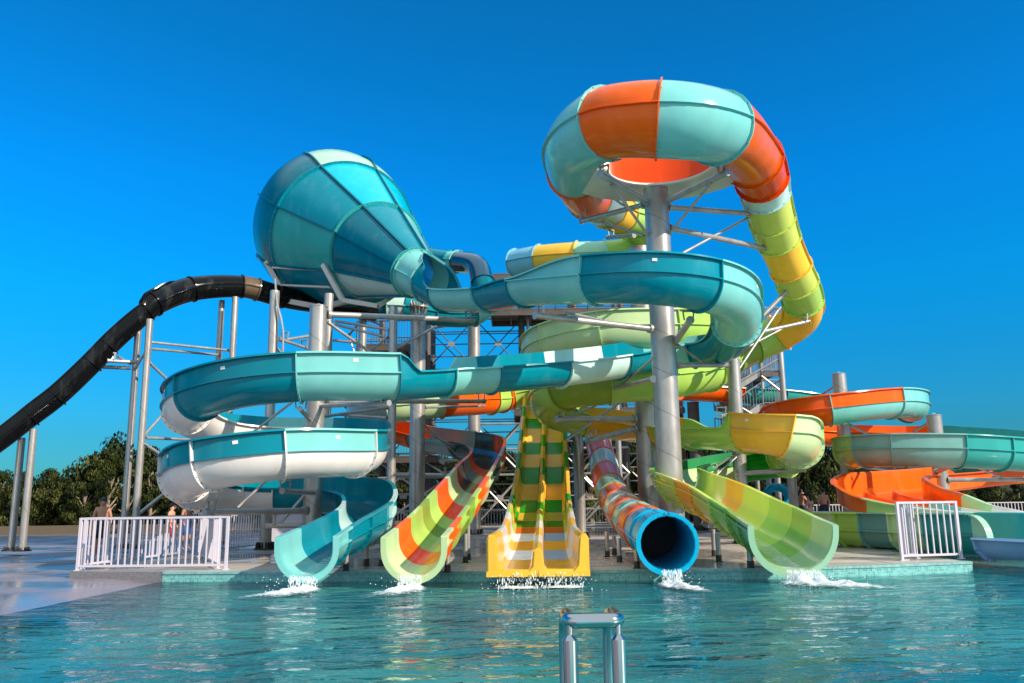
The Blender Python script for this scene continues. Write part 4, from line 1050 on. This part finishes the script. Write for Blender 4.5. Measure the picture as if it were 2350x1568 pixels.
# murk grows with distance from the beach
sx = N.new('ShaderNodeSeparateXYZ'); L.new(tc.outputs['Object'], sx.inputs[0])
mr = N.new('ShaderNodeMapRange'); mr.inputs[1].default_value = -7.3; mr.inputs[2].default_value = -4.5; mr.inputs[3].default_value = 0.0; mr.inputs[4].default_value = 0.8; L.new(sx.outputs['X'], mr.inputs[0])
m1 = N.new('ShaderNodeMixShader'); L.new(mr.outputs[0], m1.inputs[0]); L.new(tr.outputs[0], m1.inputs[1]); L.new(df.outputs[0], m1.inputs[2])
fr = N.new('ShaderNodeFresnel'); fr.inputs['IOR'].default_value = 1.33; L.new(b2.outputs[0], fr.inputs['Normal'])
fm = N.new('ShaderNodeMath'); fm.operation = 'MULTIPLY'; fm.inputs[1].default_value = 1.0; L.new(fr.outputs[0], fm.inputs[0])
m2 = N.new('ShaderNodeMixShader'); L.new(fm.outputs[0], m2.inputs[0]); L.new(m1.outputs[0], m2.inputs[1]); L.new(gl.outputs[0], m2.inputs[2]); L.new(m2.outputs[0], out.inputs['Surface'])
# real ripples near the camera
mb = MB(); import numpy as np
nx, ny = 240, 260
ysamp = [1.2*(22.0/1.2)**(j/ny) for j in range(ny+1)]
def wave(x, y):
    a = noise.noise(Vector((x*0.5+3, y*0.9, 0.0)))*0.045+noise.noise(Vector((x*1.3, y*2.6, 4.0)))*0.026+noise.noise(Vector((x*3.1, y*5.5, 9.0)))*0.006
    k = 0.35+0.65*max(0, min(1, (12-y)/8)); 
    if x < -6: k *= max(0.1, 1-(-6-x)/1.2)
    return a*k
vs = []
xl, xr = -7.6, 22.0
for y in ysamp:
    hw = 0.68*y+0.8
    for i in range(nx+1):
        x = -hw+2*hw*i/nx; x = max(xl, min(xr, x)); vs.append(Vector((x, y, WZ+wave(x, y))))
mb.v = vs
for j in range(ny):
    for i in range(nx):
        q = [j*(nx+1)+i, j*(nx+1)+i+1, (j+1)*(nx+1)+i+1, (j+1)*(nx+1)+i]
        if abs(vs[q[0]].x-vs[q[1]].x) < 1e-6 and abs(vs[q[2]].x-vs[q[3]].x) < 1e-6: continue
        mb.f.append(q); mb.m.append(0)
tag(obj('water', mb, mw, sharp=180), kind='structure')
# ---------------------------------------------------------------- splashes
mfo, t, b = newmat('white_foam'); b.inputs['Base Color'].default_value = (0.82,0.88,0.90,1); b.inputs['Roughness'].default_value = 0.4
mfs, t, b = newmat('foam_sheet'); N = t.nodes; L = t.links; b.inputs['Base Color'].default_value = (0.80,0.87,0.89,1); b.inputs['Roughness'].default_value = 0.45
at = N.new('ShaderNodeAttribute'); at.attribute_name = 'foam'
tc = N.new('ShaderNodeTexCoord'); n1_ = N.new('ShaderNodeTexNoise'); n1_.inputs['Scale'].default_value = 9; n1_.inputs['Detail'].default_value = 7; n1_.inputs['Roughness'].default_value = 0.7; n1_.inputs['Distortion'].default_value = 0.8
mpp = N.new('ShaderNodeMapping'); mpp.inputs['Scale'].default_value = (0.55, 1.0, 1.0); L.new(tc.outputs['Object'], mpp.inputs[0]); L.new(mpp.outputs[0], n1_.inputs['Vector'])
ad = N.new('ShaderNodeMath'); ad.operation = 'ADD'; L.new(at.outputs['Fac'], ad.inputs[0]); L.new(n1_.outputs['Fac'], ad.inputs[1])
mr_ = N.new('ShaderNodeMapRange'); mr_.inputs[1].default_value = 0.80; mr_.inputs[2].default_value = 1.15; L.new(ad.outputs[0], mr_.inputs[0]); L.new(mr_.outputs[0], b.inputs['Alpha'])
bp = N.new('ShaderNodeBump'); bp.inputs['Distance'].default_value = 0.05; L.new(n1_.outputs['Fac'], bp.inputs['Height']); L.new(bp.outputs[0], b.inputs['Normal'])
def splash(px, zlip, wdt, lab, sx=0.6, sy=0.9, n=260, drift=0, hump=0.13, Y0=15.05):
    c = P(px, 1335, Y0); rnd = random.Random(int(px)); mb = MB(); dens = []
    nx_, ny_ = 60, 40; X0 = c.x-2.6*sx+min(0, drift)*2; X1 = c.x+2.6*sx+max(0, drift)*2
    for j in range(ny_+1):
        for i in range(nx_+1):
            x = X0+(X1-X0)*i/nx_; y = Y0+0.25-(sy*2.4+0.25)*j/ny_
            q = max(0, Y0-y); cx_ = c.x+drift*q
            d = math.exp(-((x-cx_)/(sx*(0.55+0.55*q)))**2)*math.exp(-(q/sy)**1.5)
            dens.append(d)
            h = hump*max(0, d-0.25)*(0.7+1.3*noise.noise(Vector((x*7, y*9, 2))))
            mb.v.append(Vector((x, y, WZ+0.022+h+0.012*noise.noise(Vector((x*2, y*4, 7))))))
    for j in range(ny_):
        for i in range(nx_): mb.f.append([j*(nx_+1)+i, j*(nx_+1)+i+1, (j+1)*(nx_+1)+i+1, (j+1)*(nx_+1)+i]); mb.m.append(0)
    nsheet = len(mb.v)
    for i in range(n):      # falling water and drops
        x = c.x+rnd.uniform(-wdt/2, wdt/2); z = WZ+rnd.random()*(zlip-WZ+0.10); r = rnd.uniform(0.004, 0.010)
        mb.ball((x, Y0+0.10+rnd.gauss(0, 0.06), z), r, 1, 0.8, 0.8, rnd.uniform(1.5, 5), 5, 4)
    for i in range(n//4):
        x = c.x+rnd.gauss(0, wdt*0.5)+drift*0.3; mb.ball((x, Y0-abs(rnd.gauss(0, 0.3)), WZ+rnd.random()**2*0.30), rnd.uniform(0.003, 0.009), 1, 1, 1, 1.3, 5, 4)
    o = obj('splash', mb, [mfs, mfo], smooth=True, sharp=180); tag(o, lab, 'splash', kind='stuff')
    a_ = o.data.attributes.new('foam', 'FLOAT', 'POINT'); a_.data.foreach_set('value', dens+[1.0]*(len(mb.v)-nsheet))
splash(690, -0.05, 0.45, 'white splash where the teal slide pours into the pool', 0.55, 0.95, 300, -0.45)
splash(938, -0.05, 0.40, 'white splash under the lime and orange exit', 0.5, 0.9, 280, -0.35)
splash(1190, -0.02, 0.75, 'thin foam line under the left racing lane', 0.7, 0.14, 220, 0, 0.03)
splash(1290, -0.02, 0.75, 'thin foam line under the right racing lane', 0.7, 0.14, 220, 0, 0.03)
splash(1545, -0.02, 0.35, 'white splash below the round blue tube mouth', 0.42, 0.85, 280, 0.3)
splash(1850, -0.05, 0.6, 'white splash trailing right from the green exit', 0.7, 0.85, 420, 1.1, 0.2)
# ---------------------------------------------------------------- pool ladder rail
lad = thing('pool_handrail', 'polished steel double post handrail of a pool ladder in the foreground', 'handrail', (0.5, 3.0, WZ))
Yl = 3.05
def L3(px, py, Y=Yl): return P(px, py, Y)
a = L3(1307, 1440); b_ = L3(1418, 1440)
r_t = 0.0245
bar = MB()
def smoothp(ps, k=5):
    pth = Path([Vector(p) for p in ps]); return [pth.pos(i/k) for i in range(k*pth.n+1)]
hh = Vector((0,0,1))
pa = L3(1306,1426, Yl); pb = L3(1419,1424, Yl)
dx_ = (pb-pa)
bar.tube(smoothp([pa+Vector((0.0,0.24,-0.01)), pa+Vector((0,0.16,0.0)), pa+Vector((0,0.07,0.0)), pa+Vector((0.003,0.02,0.0)), pa+Vector((0.025,0,0)), pa+Vector((0.06,0,0)), pb-Vector((0.06,0,0)), pb-Vector((0.025,0,0)), pb+Vector((-0.003,0.02,0.0)), pb+Vector((0,0.07,0.0)), pb+Vector((0,0.16,0.0)), pb+Vector((0,0.24,-0.01))]), 0.026, 18)
obj('top_bar', bar, M['chrome'], lad)
for q in (pa+Vector((0.002,0,0)), pb+Vector((-0.002,0,0))):
    mb = MB(); mb.cyl((q.x, q.y, -1.2), (q.x, q.y, q.z-0.062), 0.0255, 20)
    mb.cyl((q.x, q.y, q.z-0.062), (q.x, q.y, q.z-0.045), 0.0255, 20, r2=0.012); mb.cyl((q.x, q.y, q.z-0.046), (q.x, q.y, q.z-0.01), 0.010, 12)
    obj('front_post', mb, M['chrome'], lad)
    mb = MB(); mb.tube(smoothp([(q.x, q.y+0.22, q.z-0.005), (q.x, q.y+0.29, q.z-0.03), (q.x, q.y+0.32, q.z-0.10), (q.x, q.y+0.325, -0.4), (q.x, q.y+0.325, -1.2)]), 0.0235, 16)
    obj('rear_post', mb, M['chrome'], lad)
# ---------------------------------------------------------------- trees
mleaf = []
for i, c in enumerate([(0.026,0.036,0.007), (0.052,0.06,0.013), (0.012,0.018,0.004)]):  # brighter and darker leaf tones put sunlit and shaded clusters into the colour
    m, t, b = newmat('leaves'); b.inputs['Roughness'].default_value = 0.55; b.inputs['Specular IOR Level'].default_value = 0.12
    N = t.nodes; L = t.links; oi = N.new('ShaderNodeNewGeometry'); mp = N.new('ShaderNodeMapRange'); mp.inputs[3].default_value = 0.6; mp.inputs[4].default_value = 1.5
    L.new(oi.outputs['Random Per Island'], mp.inputs[0]); vm = N.new('ShaderNodeVectorMath'); vm.operation = 'SCALE'; vm.inputs[0].default_value = c
    L.new(mp.outputs[0], vm.inputs['Scale']); L.new(vm.outputs[0], b.inputs['Base Color']); mleaf.append(m)
mbark = mat('bark', (0.26,0.20,0.14), rough=0.85, var=0.3, bump=0.5)
def tree_mesh(seed, H, Wd, n):
    rnd = random.Random(seed); crown = MB(); trunk = MB()
    trunk.tube([(0,0,0), (0.1,0,H*0.25), (-0.05,0.1,H*0.5), (0.1,0,H*0.8)], [0.2,0.16,0.13,0.05], 8)
    cl = []
    for i in range(34):
        z = H*rnd.uniform(0.08, 0.95); k = math.sin(math.pi*min(1, max(0.0, (z/H)*0.8+0.18)))
        a = rnd.uniform(0, 6.28); rr = Wd*0.5*k*rnd.random()**0.5
        c = Vector((rr*math.cos(a), rr*math.sin(a), z)); cl.append((c, rnd.uniform(0.3, 0.75)*Wd*0.24, rnd.randrange(3)))
        trunk.tube([(0, 0, z*0.6), c*0.5+Vector((0,0,z*0.4)), c], [0.09, 0.06, 0.025], 5)
    for i in range(n):
        c, R, m = cl[rnd.randrange(len(cl))]
        d = Vector((rnd.gauss(0,1), rnd.gauss(0,1), rnd.gauss(0,0.9))).normalized(); p = c+d*R*rnd.uniform(0.55, 1.15)
        s = rnd.uniform(0.07, 0.15); nv = (d+Vector((rnd.gauss(0,.6), rnd.gauss(0,.6), rnd.gauss(0,.6)))).normalized()
        x = nv.cross(Vector((0,0,1)));
        if x.length < 0.1: x = Vector((1,0,0))
        x.normalize(); y = nv.cross(x)
        crown.add([p-x*s*0.6, p-y*s*1.3, p+x*s*0.6, p+y*s*1.3], [(0,1,2,3)], m)
    return crown, trunk
protos = []
for k in range(5):
    H = [6.0, 5.2, 7.2, 4.4, 5.6][k]; Wd = [4.2, 4.6, 3.4, 5.0, 3.8][k]
    c, t = tree_mesh(50+k, H, Wd, 9000)
    protos.append((c, t, H))
kinds = ['broad dark green', 'round bushy', 'tall narrow', 'low spreading', 'ragged olive green']
tm = {}
def plant(k, x, y, s, rot, label, z=0):
    c, t, H = protos[k]
    root = thing('tree', label, 'tree', (x, y, z), 'trees lined up behind the park')
    if k not in tm:
        a = obj('crown', c, mleaf, None, smooth=False); b = obj('trunk', t, mbark, None); tm[k] = (a.data, b.data)
        bpy.data.objects.remove(a); bpy.data.objects.remove(b)
    for nm, me in zip(('crown', 'trunk'), tm[k]):
        o = bpy.data.objects.new(nm, me); COL.objects.link(o); o.parent = root
    root.scale = (s, s, s); root.rotation_euler = (0, 0, rot)
    return root
rnd = random.Random(3)
side = ['far left', 'left', 'centre left', 'centre', 'centre right', 'right', 'far right']
px = -420; i = 0
prof_h = [(0, 1075), (60, 1085), (150, 1085), (200, 1080), (240, 1040), (270, 1012), (310, 1030), (340, 1012), (370, 1060), (640, 1080), (930, 1040), (980, 1060), (1100, 1030), (1160, 1035), (1250, 1060), (1340, 1000), (1480, 1010), (1560, 1000), (1700, 1040), (1850, 1020), (1900, 1000), (1960, 1060), (2080, 1060), (2180, 1070), (2290, 1110), (2400, 1100)]
def top_at(q):
    for (a, ya), (b, yb) in zip(prof_h, prof_h[1:]):
        if a <= q <= b: return ya+(yb-ya)*(q-a)/(b-a)
    return 1080
row = 0
usedl = {}
while px < 2440:
    for r in range(2):
        Y = (58, 66)[r]+rnd.uniform(-2, 2); q = px+(0, 22)[r]+rnd.uniform(-8, 8)
        zt = P(q, top_at(q)+(0, 14)[1-r], Y).z*rnd.uniform(0.9, 1.08)
        k = rnd.randrange(5)
        if 230 < q < 360 and r == 0: k = 2

        s = zt/protos[k][2]
        sd = side[max(0, min(6, int((q+60)/2500*7)))]
        lab = '%s tree in the %s of the %s row behind the park' % (kinds[k], sd, ('nearer', 'farther')[r])
        usedl[lab] = usedl.get(lab, 0)+1
        o = ['', 'second ', 'third ', 'fourth ', 'fifth ', 'sixth ', 'seventh '][min(6, usedl[lab]-1)]
        plant(k, W(q, Y), Y, s, rnd.uniform(0, 6), (o+lab).strip())
    px += 52
plant(2, W(2412, 50), 50, 0.98, 1.0, 'taller tree cut by the right edge of the picture above the aqua turn')
mb = MB(); mb.box((0, 78, 1.6), (220, 0.4, 3.4)); tag(obj('boundary_hedge', mb, mat('hedge_green', (0.02,0.03,0.01), rough=0.9)), 'dark clipped hedge closing the view behind the tree rows', 'hedge')
mb = MB(); mb.box((-26, 54.5, 0.15), (40, 0.3, 0.55)); tag(obj('low_wall', mb, mat('brown_wall', (0.12,0.09,0.06), rough=0.9)), 'low brown wall at the foot of the trees on the left', 'wall')
# ---------------------------------------------------------------- people
skin = mat('tanned_skin', (0.42,0.20,0.12), rough=0.5); skin2 = mat('light_skin', (0.55,0.30,0.20), rough=0.5); hairm = mat('dark_hair', (0.02,0.015,0.01), rough=0.6)
def person(loc, h, face, label, sk, suit=None, top=None, hair='short', arms=((0.05,-0.1),(0.05,-0.1)), cap=None, step=0.06):
    root = thing('person', label, 'person', loc)
    k = h/1.75
    J = {'pel':(0,0,.95),'wai':(0,.01,1.10),'che':(0,.0,1.30),'nek':(0,.0,1.46),'hd':(0,-.02,1.57),'top':(0,-.015,1.69),
         'lsh':(.17,0,1.41),'rsh':(-.17,0,1.41),'lhip':(.095,0,.90),'rhip':(-.095,0,.90),
         'lkn':(.11,-step,.50),'rkn':(-.11,step*0.6,.50),'lan':(.12,-step*0.3,.08),'ran':(-.12,step,.08),'lto':(.13,-step*0.3-.15,.03),'rto':(-.13,step-.15,.03)}
    for s, pre, (ef, wf_) in ((1,'l',arms[0]), (-1,'r',arms[1])):
        J[pre+'el'] = (s*(.24), -ef*0.5+.03, 1.14); J[pre+'wr'] = (s*(.24), -ef+wf_*0-.06, .92+max(0, ef-0.1)*1.0); J[pre+'ha'] = (s*.235, -ef-.10, .84+max(0, ef-0.1)*1.05)
    R = {'pel':.155,'wai':.125,'che':.155,'nek':.055,'hd':.10,'top':.085,'lsh':.07,'rsh':.07,'lhip':.10,'rhip':.10,'lkn':.062,'rkn':.062,'lan':.042,'ran':.042,'lto':.035,'rto':.035,
         'lel':.042,'rel':.042,'lwr':.03,'rwr':.03,'lha':.035,'rha':.035}
    if top: R['wai'] = .11; R['che'] = .135; R['pel'] = .165
    E = [('pel','wai'),('wai','che'),('che','nek'),('nek','hd'),('hd','top'),('che','lsh'),('che','rsh'),('lsh','lel'),('lel','lwr'),('lwr','lha'),('rsh','rel'),('rel','rwr'),('rwr','rha'),
         ('pel','lhip'),('pel','rhip'),('lhip','lkn'),('lkn','lan'),('lan','lto'),('rhip','rkn'),('rkn','ran'),('ran','rto')]
    names = list(J); me = bpy.data.meshes.new('body')
    me.from_pydata([tuple(Vector(J[q])*k) for q in names], [(names.index(a), names.index(b)) for a, b in E], [])
    me.materials.append(sk)
    o = bpy.data.objects.new('body', me); COL.objects.link(o); o.parent = root
    md = o.modifiers.new('Skin', 'SKIN'); 
    for q, v in zip(names, me.skin_vertices[0].data): v.radius = (R[q]*k, R[q]*k*(0.72 if q in ('pel','wai','che') else 1)); v.use_root = (q == 'pel')
    md.use_smooth_shade = True
    sb = o.modifiers.new('Subdivision', 'SUBSURF'); sb.levels = 1; sb.render_levels = 1
    root.rotation_euler = (0, 0, face)
    def child(nm, mb, m):
        mm = bpy.data.meshes.new(nm); mm.from_pydata([tuple(v*k) for v in mb.v], [], mb.f); mm.materials.append(m); mm.polygons.foreach_set('use_smooth', [True]*len(mb.f))
        c = bpy.data.objects.new(nm, mm); COL.objects.link(c); c.parent = root; return c
    if suit:
        mb = MB()
        lo = .55 if not top else .84
        for s, pre in ((1,'l'), (-1,'r')):
            mb.tube([Vector((s*.06,0,1.02)), Vector((s*.085,0,.93)), Vector((s*.095,0,.86)), Vector((s*.10,J[pre+'kn'][1]*0.6,lo))], [.125,.125,.12,.10 if not top else .118], 12)
        mb.tube([(0,0,1.06),(0,0,.96),(0,0,.90)], [.14,.15,.12], 14)
        child('swim_shorts' if not top else 'bikini_bottom', mb, suit)
    if top:
        mb = MB(); mb.tube([(0,0,1.36),(0,0,1.30),(0,0,1.24)], [.142,.152,.142], 14); child('bikini_top', mb, top)
    mb = MB(); mb.ball((0,.01,1.665), .105, 0, .9, 1.05, 1.05, 12, 8)
    if hair == 'long': mb.tube([(0,.06,1.66),(0,.10,1.5),(0,.11,1.36)], [.09,.075,.03], 8)
    child('hair', mb, hairm)
    if cap:
        mb = MB(); mb.ball((0,-.01,1.70), .112, 0, .95, 1.1, .75, 12, 8); mb.box((0,-.13,1.70), (.14,.12,.02)); child('cap', mb, cap)
    mb = MB(); mb.ball((.035,-.112,1.60), .012); mb.ball((-.035,-.112,1.60), .012); child('eyes', mb, hairm)
    mb = MB(); mb.ball((0,-.118,1.57), .02, 0, .8, 1, 1.2); mb.ball((.098,0,1.58), .025, 0, .4); mb.ball((-.098,0,1.58), .025, 0, .4); child('nose_and_ears', mb, sk)
    return root
navy = mat('navy_shorts', (0.02,0.025,0.06), rough=0.8); pinkb = mat('pale_pink_bikini', (0.7,0.45,0.42), rough=0.7); redm = mat('red_cloth', (0.45,0.04,0.04), rough=0.8); bluem = mat('blue_cloth', (0.03,0.12,0.45), rough=0.8); whitec = mat('white_cloth', (0.75,0.75,0.78), rough=0.8)
def gp2(px, Y): p = P(px, 1160, Y); return (p.x, Y, 0.0)
person(gp2(1813, 41), 1.74, 2.6, 'tanned bather standing beside the slim column right of the green exit', skin, navy)
person(gp2(1840, 40), 1.82, 2.2, 'tall tanned man in dark shorts seen from behind next to a woman', skin, navy, arms=((.1,0),(.3,0)))
person(gp2(1858, 38.5), 1.62, -2.6, 'long haired woman in a pale bikini beside the tall man', skin2, pinkb, pinkb, 'long')
person(gp2(1891, 41), 1.85, 3.1, 'man in a dark cap and dark shorts standing before the railing', skin2, navy, cap=navy)
person(gp2(1777, 40), 1.70, 2.9, 'bather carrying a blue inflatable ring', skin, navy, arms=((.4,0),(.1,0)))
rp = Vector(gp2(1786, 40.3)); mb = MB(); mb.tube([rp+Vector((0.5*math.cos(2*math.pi*i/28), 0.1*math.sin(2*math.pi*i/28), 1.45+0.5*math.sin(2*math.pi*i/28))) for i in range(28)], 0.19, 14, closed=True)
tag(obj('swim_ring', mb, M['blue']), 'blue inflatable swim ring held by a bather right of the green exit', 'swim ring')
person(gp2(237, 24), 1.62, 0.5, 'bare chested bather standing behind the left white railing', skin, navy)
person(gp2(395, 27), 1.45, 1.5, 'child in a red swimming suit behind the left white railing', skin2, redm)
person(gp2(430, 27.5), 1.55, 1.2, 'bather in blue shorts behind the left white railing', skin, bluem)
p = P(872, 1070, 39.6)
person((p.x, 39.8, 3.65), 1.7, 2.9, 'bather in white on the tower deck left of the thick column', whitec if False else skin, whitec, whitec)
